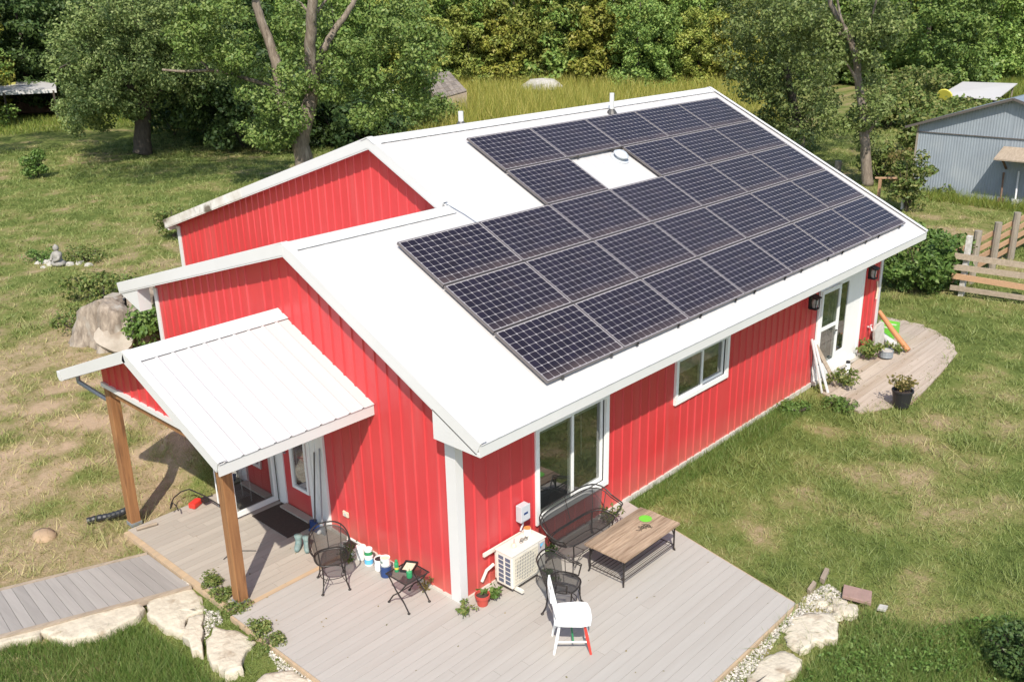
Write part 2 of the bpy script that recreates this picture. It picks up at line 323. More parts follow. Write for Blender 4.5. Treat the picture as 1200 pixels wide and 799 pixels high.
BARE = [(-.8, 9.4, 2.6, 2.0, .75), (-2.4, 6.3, 1.3, .7, .35), (1.0, 12.2, 1.8, 1.4, .5), (-.5, 14.5, 3.5, 2.0, .35), (-3.2, 7.8, 1.3, .8, .4), (4.6, 14.5, 3, 2.5, .3), (7.5, 47, 3, 1.2, .3), (14, 43, 5, 2, .25)]
for (u, v, r, a) in [(1110, 575, .4, .6), (1070, 560, .35, .5), (895, 640, .45, .6), (880, 620, .3, .4), (1170, 700, .45, .6), (1160, 672, .3, .5), (1072, 667, .25, .6), (985, 690, .6, .8), (1030, 515, .4, .35), (1110, 500, .7, .3), (1120, 430, 1.2, .35), (1000, 520, .8, .25), (1090, 345, 1.2, .4), (1130, 275, 2.5, .3), (45, 625, .5, .6), (1110, 235, 1.5, .3)]:
    p = G(u, v, -.05); BARE.append((p.x, p.y, r * 1.1, r * .65, a * .8))
def dryness(x, y):
    d = fbm(x * .35, y * .35, 5) * .75 + fbm(x * 1.6 + 40, y * 1.6, 5) * 1.5 - .76
    for (cx, cy, rx, ry, a) in BARE: d = d + a * gauss(x, y, cx, cy, rx, ry, .4) * np.clip(fbm(x * 1.9 + 9, y * 1.9, 4) * 2.6 - .75, 0, 1.4)
    left = np.clip((y - 2 - .35 * x) / 4, 0, 1) * np.clip((26 - y) / 10, 0, 1)
    d = d + left * .17 - .10 * np.clip((y - 22) / 10, 0, 1) - .07 * np.clip((-y - .5) / 2, 0, 1)
    d = np.clip(d * .72, 0, .62) + .36 * gauss(x, y, -.6, 9.8, 3.6, 3.2, .3) * np.clip(fbm(x * .9 + 3, y * .9 + 8, 5) * 2.4 - .7, 0, 1)
    return np.clip(d, 0, .9)
def gz(x, y):
    x = np.asarray(x, float); y = np.asarray(y, float)
    z = -.05 + (fbm(x * .5, y * .5, 3) - .5) * .05
    berm = .34 * np.clip((x + .75) / .6, 0, 1) * np.clip((.2 - x) / .2 + 1, 0, 1) * np.clip((y - 5.25) / .5, 0, 1) * np.clip((8.2 - y) / .6, 0, 1); low = np.clip((-2.25 - x) / .5, 0, 1) * np.clip((4.6 - y) / .6, 0, 1); low2 = np.clip((-3.4 - y) / .5, 0, 1) * np.clip((4.2 - x) / 1., 0, 1)
    return z - .10 * np.maximum(low, low2) - .02 + berm
# ================================================================== SETTING
gx = np.concatenate([[-700, -300, -120, -60, -30, -18], np.arange(-12, 30, .22), np.arange(30, 60, .8), [64, 70, 80, 95, 120, 170, 260, 420, 900]])
gy = np.concatenate([[-700, -300, -120, -60, -30], np.arange(-16, 46, .22), np.arange(46, 76, .8), [80, 90, 110, 150, 220, 400, 900]])
X, Y = np.meshgrid(gx, gy, indexing='ij'); Z = gz(X, Y)
nx, ny = X.shape; ii = np.arange(nx * ny).reshape(nx, ny)
fq = np.stack([ii[:-1, :-1], ii[1:, :-1], ii[1:, 1:], ii[:-1, 1:]], -1).reshape(-1, 4)
me = bpy.data.meshes.new('ground'); me.vertices.add(nx * ny); me.vertices.foreach_set('co', np.stack([X, Y, Z], -1).astype(np.float32).ravel())
me.loops.add(fq.size); me.loops.foreach_set('vertex_index', fq.astype(np.int32).ravel()); me.polygons.add(len(fq))
me.polygons.foreach_set('loop_start', np.arange(0, fq.size, 4, dtype=np.int32)); me.polygons.foreach_set('loop_total', np.full(len(fq), 4, np.int32))
a = me.attributes.new('dry', 'FLOAT', 'POINT'); a.data.foreach_set('value', dryness(X, Y).astype(np.float32).ravel()); me.update(calc_edges=True); me.shade_smooth()
gm = bpy.data.materials.new('lawn_ground'); gm.use_nodes = True; nt = gm.node_tree; N = nt.nodes; L = nt.links
b = N['Principled BSDF']; b.inputs['Roughness'].default_value = .95; b.inputs['Specular IOR Level'].default_value = .1
at_ = N.new('ShaderNodeAttribute'); at_.attribute_name = 'dry'; tc = N.new('ShaderNodeTexCoord')
n1 = N.new('ShaderNodeTexNoise'); n1.inputs['Scale'].default_value = 4.5; n1.inputs['Detail'].default_value = 11; n1.inputs['Roughness'].default_value = .76; L.new(tc.outputs['Object'], n1.inputs['Vector'])
n2 = N.new('ShaderNodeTexNoise'); n2.inputs['Scale'].default_value = 42; n2.inputs['Detail'].default_value = 4; L.new(tc.outputs['Object'], n2.inputs['Vector'])
ma = N.new('ShaderNodeMath'); ma.operation = 'MULTIPLY_ADD'; ma.inputs[1].default_value = 1.15; L.new(n1.outputs[0], ma.inputs[0]); L.new(at_.outputs['Fac'], ma.inputs[2])
mb = N.new('ShaderNodeMath'); mb.operation = 'MULTIPLY_ADD'; mb.inputs[1].default_value = .35; L.new(n2.outputs[0], mb.inputs[0]); L.new(ma.outputs[0], mb.inputs[2])
mc = N.new('ShaderNodeMath'); mc.operation = 'SUBTRACT'; mc.inputs[1].default_value = .62; L.new(mb.outputs[0], mc.inputs[0])
cr = N.new('ShaderNodeValToRGB'); e = cr.color_ramp.elements; e[0].position = .05; e[0].color = (.085, .115, .028, 1); e[1].position = .95; e[1].color = (.44, .32, .21, 1)
for pos, c in [(.3, (.135, .165, .042)), (.5, (.205, .20, .07)), (.68, (.28, .225, .115))]:
    k = e.new(pos); k.color = (*c, 1)
L.new(mc.outputs[0], cr.inputs[0]); L.new(cr.outputs[0], b.inputs['Base Color'])
bp = N.new('ShaderNodeBump'); bp.inputs['Strength'].default_value = .8; bp.inputs['Distance'].default_value = .04; L.new(n2.outputs[0], bp.inputs['Height']); L.new(bp.outputs[0], b.inputs['Normal'])
me.materials.append(gm); gr = bpy.data.objects.new('ground', me); COL.objects.link(gr); tag(gr, 'lawn ground with green and straw coloured patches around the red house', kind='structure')

# ---- main deck and porch deck: every board its own piece
def deck_edge(y): return 3.62 + .22 * y if y > -3.4 else 2.9
def make_board(parent, mat, x0, x1, y0, y1, z, t=.028, alongx=True, e0=None, e1=None):
    mb = MB(); h = .003
    if e1 is None: e1 = (x1, x1)
    p = [(x0, y0), (e1[0], y0), (e1[1], y1), (x0, y1)]
    mb.prism([(a, b, z - t) for a, b in p], (0, 0, t))
    return mb.build('board', mat, parent)
mbd = MB(); mbd.prism([(-2.12, -3.24, -.2), (2.80, -3.24, -.2), (3.30, -1.1, -.2), (3.50, -.03, -.2), (0, -.03, -.2), (0, 2.08, -.2), (-2.12, 2.08, -.2)], (0, 0, .165))
deck = mbd.build('deck', 'rust'); tag(deck, 'large grey wooden deck around the near corner of the red house', kind='structure')
w = .137; y = -.02 - 24 * w
row = 0
while y < 2.05:
    out_ = row < 24; y1 = min(y + w - .0035, 2.06); row += 1
    xe0, xe1 = (deck_edge(y), deck_edge(y1)) if out_ else (-.012, -.012)
    joints = [-2.18]
    j = random.uniform(-1.2, 1.6)
    if xe0 > 1 and j < xe0 - .6: joints.append(j)
    dz = random.uniform(-.0012, .0012)
    for q, xa in enumerate(joints):
        last = q == len(joints) - 1
        xb = xe0 if last else joints[q + 1] - .004
        make_board(deck, 'deck', xa, xb, y, y1, dz, e1=(xe0, xe1) if last else None)
    y += w
mb = MB(); mb.b2((-2.2, -3.34, -.17), (2.90, -3.311, -.004)); mb.build('edge_board', 'edge', deck)
mb = MB(); mb.b2((-2.215, -3.30, -.17), (-2.185, 2.06, -.004)); mb.build('edge_board', 'edge', deck)
mb = MB(); mb.beam((2.93, -3.27, -.1), (3.43, -1.0, -.1), .03, .15); mb.build('edge_board', 'edge', deck)
mbd = MB(); mbd.b2((-2.0, 2.08, -.2), (-.02, 5.1, -.04)); pdeck = mbd.build('porch_deck', 'rust'); tag(pdeck, 'tan boarded entry deck under the porch roof', kind='structure')
mb = MB(); mb.b2((-2.1, 2.065, -.03), (-.03, 2.145, .003)); mb.build('seam_board', 'edge', pdeck)
y = 2.15
while y < 5.12:
    xl = -2.08
    j = random.uniform(-1.6, -.5)
    for xa, xb in ((xl, j), (j + .004, -.03)): make_board(pdeck, 'porchdeck', xa, xb, y, y + w - .005, random.uniform(-.001, .001))
    y += w
mb = MB(); mb.b2((-2.17, 2.15, -.12), (-2.085, 5.12, .004)); mb.build('edge_board', 'edge', pdeck)
# ---- board walk to the left
mbd = MB(); mbd.prism([(-2.2, 3.14, -.2), (-2.2, 4.30, -.2), (-3.9, 4.95, -.2), (-6.6, 5.9, -.2), (-6.9, 5.0, -.2), (-4.15, 4.05, -.2)], (0, 0, .14)); path = mbd.build('path', 'rust'); tag(path, 'grey board walk leading left from the entry deck', kind='structure')
p0, p1 = V3((-2.19, 3.12, 0)), V3((-6.9, 4.95, 0)); q0, q1 = V3((-2.19, 4.32, 0)), V3((-6.6, 6.0, 0))
nb = 34
for i in range(nb):
    a, b_ = i / nb, (i + .965) / nb
    mb = MB(); mb.prism([p + V3((0, 0, -.055 + random.uniform(-.001, .001))) for p in (p0.lerp(p1, a), p0.lerp(p1, b_), q0.lerp(q1, b_), q0.lerp(q1, a))], (0, 0, .028)); mb.build('board', 'walkboard', path)
mb = MB(); mb.beam(p0 + V3((0, -.03, -.06)), p1 + V3((0, -.03, -.06)), .06, .09); mb.build('edge_board', 'oldboard', path)
mb = MB(); mb.beam(q0 + V3((0, .03, -.06)), q1 + V3((0, .03, -.06)), .05, .09); mb.build('edge_board', 'oldboard', path)
# ---- worn deck at the back door
bd = [(9.75, -.30), (13.3, .05), (15.2, .8), (15.1, -.3), (14.6, -1.1), (13.7, -1.6), (12.2, -1.75), (10.4, -1.9), (9.3, -1.35)]
mb = MB(); mb.prism([(a, b, -.2) for a, b in bd], (0, 0, .133)); bdeck = mb.build('back_deck', 'soil'); tag(bdeck, 'low worn board deck outside the far glass door', kind='structure')
y = -1.85
while y < .9:
    def xr(yy):
        # clip a board line against the outline
        xs = []
        for i in range(len(bd)):
            (xa, ya), (xb, yb) = bd[i], bd[(i + 1) % len(bd)]
            if (ya - yy) * (yb - yy) < 0: xs.append(xa + (xb - xa) * (yy - ya) / (yb - ya))
        return (min(xs), max(xs)) if len(xs) > 1 else None
    r0, r1 = xr(y + .004), xr(y + .128)
    if r0 and r1 and min(r0[1] - r0[0], r1[1] - r1[0]) > .4:
        zt = -.036 + random.uniform(-.004, .004); j = random.uniform(-.06, .04); mb = MB(); mb.prism([(r0[0], y, zt - .028), (r0[1] + j, y, zt - .028), (r1[1] + j, y + .132, zt - .028), (r1[0], y + .132, zt - .028)], (0, 0, .028)); mb.build('board', 'backboard', bdeck)
    y += w

# ================================================================== HOUSE
house = thing('red_house', 'red steel sided house with a white metal roof and solar panels', 'house')
TH = math.radians(26.22); CT, ST = math.cos(TH), math.sin(TH)
EY, EZ = -.69, 2.63
def zr(y): return EZ + (y - EY) * ST / CT                 # right slope
RY1, RY2 = 2.99, 4.84; RZ1, RZ2 = zr(RY1), zr(RY2)
L1, LZ1 = 8.3, 2.88; L2, LZ2 = 12.4, 2.90
def zl1(y): return RZ1 + (y - RY1) * (LZ1 - RZ1) / (L1 - RY1)
def zl2(y): return RZ2 + (y - RY2) * (LZ2 - RZ2) / (L2 - RY2)
def ribs(o, U, V, n, u0, u1, bot, top, pitch=.2286, h=.018, w=.022, s=.012, phase=.1, extra=()):
    o, U, V, n = V3(o), V3(U), V3(V), V3(n); us = [(u0, 0), (u1, 0)]; k = math.ceil((u0 - phase) / pitch)
    for e in extra: us += [(e - 1e-4, 0), (e + 1e-4, 0)]
    while phase + k * pitch < u1:
        c = phase + k * pitch; k += 1
        if c - w / 2 - s > u0 and c + w / 2 + s < u1 and all(abs(c - e) > w / 2 + s + .001 for e in extra): us += [(c - w / 2 - s, 0), (c - w / 2, h), (c + w / 2, h), (c + w / 2 + s, 0)]
    us.sort(); vs = []; fs = []
    for u, d in us:
        vs += [o + U * u + V * bot(u) + n * d, o + U * u + V * top(u) + n * d]
    for i in range(len(us) - 1): fs.append((2 * i, 2 * i + 2, 2 * i + 3, 2 * i + 1))
    return MB().add(vs, fs)
X_, Y_, Z_ = V3((1, 0, 0)), V3((0, 1, 0)), V3((0, 0, 1))
def wall(name, mbs):
    m = MB()
    for q in mbs: m.add(q.v, q.f)
    return m.build(name, 'red', house)
c_ = lambda v: (lambda u: v)
# walls: ribbed steel
def ftop(y): return (zr(y) if y < RY1 else zl1(y)) - .10
wf = lambda a, b, bt=None: ribs((0, 0, 0), Y_, Z_, -X_, a, b, bt or c_(-.05), ftop, extra=(RY1,) if a < RY1 < b else ())
wall('front_wall', [wf(0, 2.80), wf(2.80, 4.20, c_(2.10)), wf(4.20, 7.42)])
wr = lambda a, b, lo=-.05, hi=2.60: ribs((0, 0, 0), X_, Z_, -Y_, a, b, c_(lo), c_(hi), phase=.09)
wall('side_wall', [wr(0, 1.50), wr(1.50, 3.09, -.05, .54), wr(1.50, 3.09, 1.99), wr(3.09, 4.91), wr(4.91, 6.51, -.05, 1.25), wr(4.91, 6.51, 2.0), wr(6.51, 9.92), wr(9.92, 12.06, 2.03), wr(12.06, 12.95)])
def gtop(y): return (zr(y) if y < RY2 else zl2(y)) - .10
wall('gable_wall', [ribs((3.05, 0, 0), Y_, Z_, -X_, 2.6, 12.24, c_(-.05), gtop, extra=(RY2,))])
mb = MB(); mb.quad((0, 7.42, -.05), (3.05, 7.42, -.05), (3.05, 7.42, 3.0), (0, 7.42, 3.0)); mb.quad((3.05, 12.24, -.05), (12.95, 12.24, -.05), (12.95, 12.24, 2.8), (3.05, 12.24, 2.8))
mb.quad((12.95, 0, -.05), (12.95, 12.24, -.05), (12.95, 12.24, 2.8), (12.95, RY2, RZ2 - .1), (12.95, 0, 2.85)); mb.build('back_wall', 'red', house)
mb = MB(); mb.quad((.05, .12, .005), (12.9, .12, .005), (12.9, 3.2, .005), (.05, 3.2, .005)); mb.quad((.05, 3.2, 0), (12.9, 3.2, 0), (12.9, 3.2, 2.5), (.05, 3.2, 2.5)); mb.quad((.05, .05, 2.45), (12.9, .05, 2.45), (12.9, 3.2, 2.45), (.05, 3.2, 2.45))
for xx in (.06, 3.8, 8.2): mb.quad((xx, .1, 0), (xx, 3.2, 0), (xx, 3.2, 2.45), (xx, .1, 2.45))
mb.build('interior', 'room', house)
# roof sheets
SV = V3((0, CT, ST)); SN = V3((0, -ST, CT)); SE = V3((0, EY - .03 * CT, EZ - .03 * ST))
s1 = (RY1 - EY) / CT + .03; s2 = (RY2 - EY) / CT + .03
mr = ribs(SE, X_, SV, SN, -.235, 13.40, c_(0), lambda x: s1 if x < 2.82 else s2, h=.004, w=.016, s=.06, phase=.05, pitch=.3048, extra=(2.82,))
def leftslope(x0, x1, y0, z0, y1, z1):
    Lv = V3((0, y1 - y0, z1 - z0)); n = V3((0, -(z1 - z0), (y1 - y0))).normalized(); ln = Lv.length; Lv.normalize()
    return ribs((0, y0, z0), X_, Lv, n, x0, x1, c_(0), c_(ln + .03), h=.004, w=.016, s=.06, phase=.05, pitch=.3048)
a = leftslope(-.235, 3.05, RY1, RZ1, L1, LZ1); mr.add(a.v, a.f); a = leftslope(2.82, 13.4, RY2, RZ2, L2, LZ2); mr.add(a.v, a.f)
roof = mr.build('roof', 'roof', house)
# roof core below the sheet, with soffits
mb = MB(); d = V3((0, 0, -.008))
mb.prism([p + d for p in (V3((-.22, EY + .03, zr(EY + .03))), V3((13.38, EY + .03, zr(EY + .03))), V3((13.38, RY2, RZ2)), V3((2.84, RY2, RZ2)), V3((2.84, RY1, RZ1)), V3((-.22, RY1, RZ1)))], (0, 0, -.11))
mb.prism([p + d for p in (V3((-.22, RY1, RZ1)), V3((3.04, RY1, RZ1)), V3((3.04, L1, LZ1)), V3((-.22, L1, LZ1)))], (0, 0, -.11))
mb.prism([p + d for p in (V3((2.84, RY2, RZ2)), V3((13.38, RY2, RZ2)), V3((13.38, L2, LZ2)), V3((2.84, L2, LZ2)))], (0, 0, -.11))
mb.b2((-.21, EY + .02, 2.475), (13.37, -.004, 2.49))
mb.build('soffit', 'soffit', house)
# fascia and rakes
mb = MB(); mb.b2((-.245, EY - .012, 2.46), (13.41, EY + .012, 2.615)); mb.build('fascia', 'white', house)
mb = MB(); mb.b2((-.245, L1 - .01, LZ1 - .17), (3.04, L1 + .015, LZ1 - .012)); mb.b2((2.815, L2 - .01, LZ2 - .17), (13.4, L2 + .015, LZ2 - .012)); mb.build('fascia', 'oldwhite', house)
def rake(x, ya, za, yb, zb, mat='white', h=.17, up=.035, fl=.09, sgn=1):
    m = MB(); n = V3((0, -(zb - za), yb - ya)).normalized()
    if n.z < 0: n = -n
    A, B = V3((x, ya, za)), V3((x, yb, zb)); ax = (B - A).normalized()
    m.beam(A + n * (up - h / 2), B + n * (up - h / 2), .024, h); m.beam(A + n * (up + .002) + X_ * sgn * fl / 2, B + n * (up + .002) + X_ * sgn * fl / 2, fl, .006)
    m.beam(A + n * (up - h - .012) + X_ * sgn * .02, B + n * (up - h - .012) + X_ * sgn * .02, .05, .022)
    return m.build('rake_trim', mat, house)
rake(-.245, EY - .02, zr(EY - .02), RY1, RZ1); rake(-.246, RY1, RZ1, L1 + .02, zl1(L1 + .02))
rake(2.815, 3.07, zr(3.07), RY2, RZ2); ym = 9.0; rake(2.816, RY2, RZ2, ym, zl2(ym)); rake(2.814, ym, zl2(ym), L2 + .02, zl2(L2 + .02), 'oldwhite')
rake(13.41, EY - .02, zr(EY - .02), RY2, RZ2, sgn=-1); rake(13.41, RY2, RZ2, L2, LZ2, sgn=-1)
def cap(x0, x1, y, z, zL, wd=.20):
    m = MB(); yl = y + wd * .93; A = [(y - wd * CT, z - wd * ST), (y, z), (yl, zL(yl))]
    for i in range(2):
        (ya, za), (yb, zb) = A[i], A[i + 1]; m.prism([(x0, ya, za + .024), (x1, ya, za + .024), (x1, yb, zb + .018), (x0, yb, zb + .018)], (0, 0, .004))
    return m.build('ridge_cap', 'white', house)
cap(-.26, 2.86, RY1, RZ1, zl1); cap(2.79, 13.43, RY2, RZ2, zl2)
# boxed eave returns
mb = MB(); mb.prism([(-.25, EY + .0, 2.462), (-.25, .10, 2.462), (-.25, .10, zr(.10) - .13), (-.25, EY, zr(EY) - .13)], (.26, 0, 0)); mb.build('eave_return', 'white', house)
mb = MB(); mb.prism([(-.235, L1 - .03, LZ1 - .16), (-.235, 7.62, LZ1 - .36), (-.235, 7.62, zl1(7.62) - .14), (-.235, L1 - .03, LZ1 - .13)], (.22, 0, 0)); mb.build('eave_return', 'white', house)
mb = MB(); mb.prism([(2.83, L2 - .05, LZ2 - .17), (2.83, 12.27, LZ2 - .19), (2.83, 12.27, zl2(12.27) - .13), (2.83, L2 - .05, zl2(L2 - .05) - .12)], (.2, 0, 0)); mb.build('eave_return', 'oldwhite', house)
# corner trims, base trims
def trim(*bs, mat='white', name='corner_trim'):
    m = MB()
    for a, b_ in bs: m.b2(a, b_)
    return m.build(name, mat, house)
trim(((-.028, -.03, -.04), (-.004, .155, 2.60)), ((-.004, -.030, -.04), (.10, -.004, 2.60)))
trim(((-.026, 7.34, -.04), (-.002, 7.45, 2.95)), ((-.002, 7.42, -.04), (.1, 7.45, 2.9)))
trim(((3.024, 12.14, -.04), (3.048, 12.27, 2.78)), ((3.05, 12.245, -.04), (3.15, 12.27, 2.78)))
trim(((12.86, -.03, -.04), (12.97, -.004, 2.5)), ((12.952, -.03, -.04), (12.975, .1, 2.5)))
for a, b_ in [((-.03, .16, -.06), (-.001, 2.79, .035)), ((-.03, 4.26, -.08), (-.001, 7.3, -.015)), ((.11, -.032, -.06), (9.9, -.001, .035)), ((12.08, -.032, -.06), (12.85, -.001, .035))]: trim((a, b_), mat='concrete', name='base_trim')
# ---- windows
def frame(m, x0, x1, z0, z1, y, wd, dp):
    m.b2((x0, y - dp, z0), (x1, y, z0 + wd)); m.b2((x0, y - dp, z1 - wd), (x1, y, z1)); m.b2((x0, y - dp + .001, z0 + wd), (x0 + wd, y, z1 - wd)); m.b2((x1 - wd, y - dp + .001, z0 + wd), (x1, y, z1 - wd)); return m
def slider(x0, x1, z0, z1, label):
    wf_ = frame(MB(), x0 - .07, x1 + .07, z0 - .07, z1 + .06, -.001, .075, .045).build('window', 'frame', house); tag(wf_, label)
    xm = (x0 + x1) / 2
    frame(MB(), x0 - .004, xm + .03, z0, z1, .02, .045, .035).build('sash', 'frame', wf_); frame(MB(), xm - .03, x1 + .004, z0, z1, .06, .055, .035).build('sash', 'frame', wf_)
    MB().quad((x0 + .04, .005, z0 + .04), (xm, .005, z0 + .04), (xm, .005, z1 - .04), (x0 + .04, .005, z1 - .04)).build('pane', 'glass', wf_)
    MB().quad((xm, .045, z0 + .05), (x1 - .05, .045, z0 + .05), (x1 - .05, .045, z1 - .05), (xm, .045, z1 - .05)).build('pane', 'glass', wf_)
    MB().b2((x0 - .02, .07, z0 - .05), (x1 + .02, .14, z0)).build('sill', 'frame', wf_)
    return wf_
w1 = slider(1.54, 3.05, .58, 1.97, 'tall white sliding window beside the bench')
MB().b2((1.6, .11, 1.80), (3.0, .16, 1.95)).build('blind', 'blind', w1)
MB().tube([(2.62, .10, 1.85), (2.63, .10, 1.15)], .006, 5).build('blind_wand', 'blind', w1)
w2 = slider(4.96, 6.46, 1.28, 1.98, 'small white sliding window with raised slat blind')
for k in range(9): MB().box((5.7, .12, 1.93 - k * .035), (1.45, .03, .004), Matrix.Rotation(.5, 3, 'X')).build('blind_slat', 'blind', w2)
# ---- glass door at the far end
dr = frame(MB(), 9.94, 12.04, .02, 2.02, 0, .09, .04).build('patio_door', 'frame', house); tag(dr, 'white framed glass door with an open screen leaf at the far end')
m = MB(); m.b2((11.30, -.03, .11), (11.52, -.002, 1.93)); m.b2((11.53, -.026, .11), (11.95, -.003, 1.93)); m.b2((10.03, -.03, .11), (11.3, -.002, .38)); m.build('side_panel', 'frame', dr)
frame(MB(), 10.72, 11.32, .36, 1.95, -.003, .05, .032).build('sash', 'frame', dr)
MB().quad((10.74, -.015, .38), (11.3, -.015, .38), (11.3, -.015, 1.92), (10.74, -.015, 1.92)).build('pane', 'glass', dr)
MB().quad((10.02, .01, .1), (10.75, .01, .1), (10.75, .01, 1.95), (10.02, .01, 1.95)).build('pane', 'glass', dr)
mb = MB()
for k in range(14): mb.quad(*[(10.45 + .04 * k + dx, .1 + .02 * (k % 2) if dx == 0 else .1 + .02 * ((k + 1) % 2), z) for dx, z in ((0, .2), (.04, .2), (.04, 1.9), (0, 1.9))])
mb.build('curtain', 'blind', dr)
RZ = Matrix.Rotation(-.035, 3, 'Z'); LO = V3((9.98, -.05, 0))
def leafpt(a, b_, c): return RZ @ V3((a, b_, c)) + LO
m = MB()
for (a0, a1, b0, b1) in ((0, .07, .06, 1.96), (.71, .79, .06, 1.96), (.07, .71, .06, .36), (.07, .71, 1.10, 1.17), (.07, .71, 1.88, 1.96)): m.box(leafpt((a0 + a1) / 2, 0, (b0 + b1) / 2), (a1 - a0, .035, b1 - b0), RZ)
m.build('door_leaf', 'frame', dr)
m = MB(); m.quad(leafpt(.07, 0, .36), leafpt(.71, 0, .36), leafpt(.71, 0, 1.1), leafpt(.07, 0, 1.1)); m.quad(leafpt(.07, 0, 1.17), leafpt(.71, 0, 1.17), leafpt(.71, 0, 1.88), leafpt(.07, 0, 1.88)); m.build('pane', 'glass', dr)
m = MB(); m.tube([leafpt(.66, -.02, 1.0), leafpt(.66, -.07, 1.0), leafpt(.58, -.07, 1.0)], .01, 6); m.build('handle', 'black', dr)
MB().b2((9.93, -.10, -.03), (12.05, -.002, .05)).build('threshold', 'concrete', dr)
# ---- entry: red door, white panels, open storm door
ed = MB().b2((-.012, 3.24, .03), (.03, 3.93, 2.05)).build('front_door', 'red', house); tag(ed, 'red front door with a white framed glass panel')
m = MB()
for a, b_ in (((-.045, 3.27, .42), (-.013, 3.32, 1.85)), ((-.045, 3.66, .42), (-.013, 3.71, 1.85)), ((-.045, 3.32, .42), (-.013, 3.66, .47)), ((-.045, 3.32, 1.80), (-.013, 3.66, 1.85))): m.b2(a, b_)
m.build('glass_frame', 'frame', ed); MB().quad((-.02, 3.32, .47), (-.02, 3.66, .47), (-.02, 3.66, 1.8), (-.02, 3.32, 1.8)).build('pane', 'mirror', ed)
m = MB(); m.tube([(-.01, 3.86, .98), (-.06, 3.86, .98), (-.06, 3.79, .98)], .012, 6); m.build('handle', 'galv', ed)
m = MB()
for y0, y1, d in ((2.80, 2.90, .035), (2.90, 3.03, .02), (3.03, 3.05, .03), (3.05, 3.16, .022), (3.16, 3.24, .04), (3.93, 4.14, .03)): m.b2((-d, y0 + .002, -.03), (.0, y1, 2.10))
m.build('door_surround', 'frame', house)
MB().b2((-.16, 3.20, -.002), (-.03, 3.95, .045)).build('threshold', 'porchdeck', house)
sd = frame(MB(), -.88, -.03, .04, 2.04, 4.17, .085, .035).build('storm_door', 'frame', house); tag(sd, 'white storm door standing open beside the red door')
MB().quad((-.8, 4.152, .12), (-.11, 4.152, .12), (-.11, 4.152, 1.96), (-.8, 4.152, 1.96)).build('pane', 'mirror', sd)
m = MB(); m.tube([(-.09, 4.13, 1.0), (-.09, 4.09, 1.0), (-.09, 4.09, 1.1)], .012, 6); m.build('handle', 'redplastic', sd)
MB().tube([(-.06, 4.12, .06), (-.06, 4.12, 1.98)], .008, 5).build('closer_rod', 'darkmetal', sd)
# outlet, lamps, tap, vents, conduit: fixed to the house
m = MB(); m.b2((-.035, 2.33, .39), (-.012, 2.45, .47)); oc = m.build('outlet_cover', 'cream', house); MB().b2((-.042, 2.37, .41), (-.034, 2.41, .45)).build('socket', 'grey', oc)
for xx in (9.55, 12.26):
    m = MB(); m.b2((xx - .06, -.04, 1.72), (xx + .06, -.002, 1.98)); m.prism([(xx - .10, -.20, 1.93), (xx + .10, -.20, 1.93), (xx + .09, -.03, 1.99), (xx - .09, -.03, 1.99)], (0, 0, .025)); m.b2((xx - .08, -.18, 1.72), (xx + .08, -.04, 1.74))
    for sx in (-.075, .075): m.b2((xx + sx - .008, -.18, 1.74), (xx + sx + .008, -.165, 1.95))
    wl = m.build('wall_lamp', 'black', house); tag(wl, 'black wall lantern left of the glass door' if xx < 10 else 'black wall lantern near the far corner'); m = MB(); m.lathe([(.045, 1.75), (.06, 1.85), (.05, 1.92)], 10, (xx, -.11, 0)); m.build('lamp_glass', 'lampglass', wl)
m = MB(); m.tube([(12.5, -.02, .55), (12.5, -.10, .55), (12.5, -.12, .48)], .02, 8); m.box((12.5, -.09, .6), (.09, .02, .02)); m.build('tap', 'white', house)
MB().tube([(12.72, -.03, 1.55), (12.74, -.05, 1.35), (12.71, -.05, 1.15)], .018, 6).build('hanging_cord', 'cream', house)
for (x, y, h) in ((9.05, RY2 - .33, .42), (5.15, RY2 + .18, .28)):
    z = (zr(y) if y < RY2 else zl2(y)); m = MB(); m.tube([(x, y, z - .05), (x, y, z + h)], .048, 12); v = m.build('vent_pipe', 'white', house); m = MB(); m.lathe([(.12, z), (.09, z + .05), (.055, z + .1)], 12, (x, y, 0), caps=False); m.build('boot', 'darkmetal', v)
m = MB(); pts = [(2.84, RY1 + .25, zl1(RY1 + .25) + .05), (2.86, RY1 + .03, RZ1 + .05), (2.95, RY1 - .25, zr(RY1 - .25) + .05), (3.0, RY1 - .50, zr(RY1 - .5) + .05), (3.25, RY1 - .58, zr(RY1 - .58) + .05), (4.6, RY1 - .62, zr(RY1 - .62) + .05)]
m.tube(pts, .012, 6); m.build('conduit', 'grey', house)
# dome vent in the gap between the panels
vp = V3((7.62, 3.22, zr(3.22))); m = MB(); R = Matrix.Rotation(TH, 3, 'X'); m.lathe([(.19, .0), (.19, .02), (.09, .03), (.09, .08), (.15, .085), (.155, .11), (.10, .15), (.02, .165)], 18, vp, R); m.build('roof_vent', 'grey', house, smooth=False)
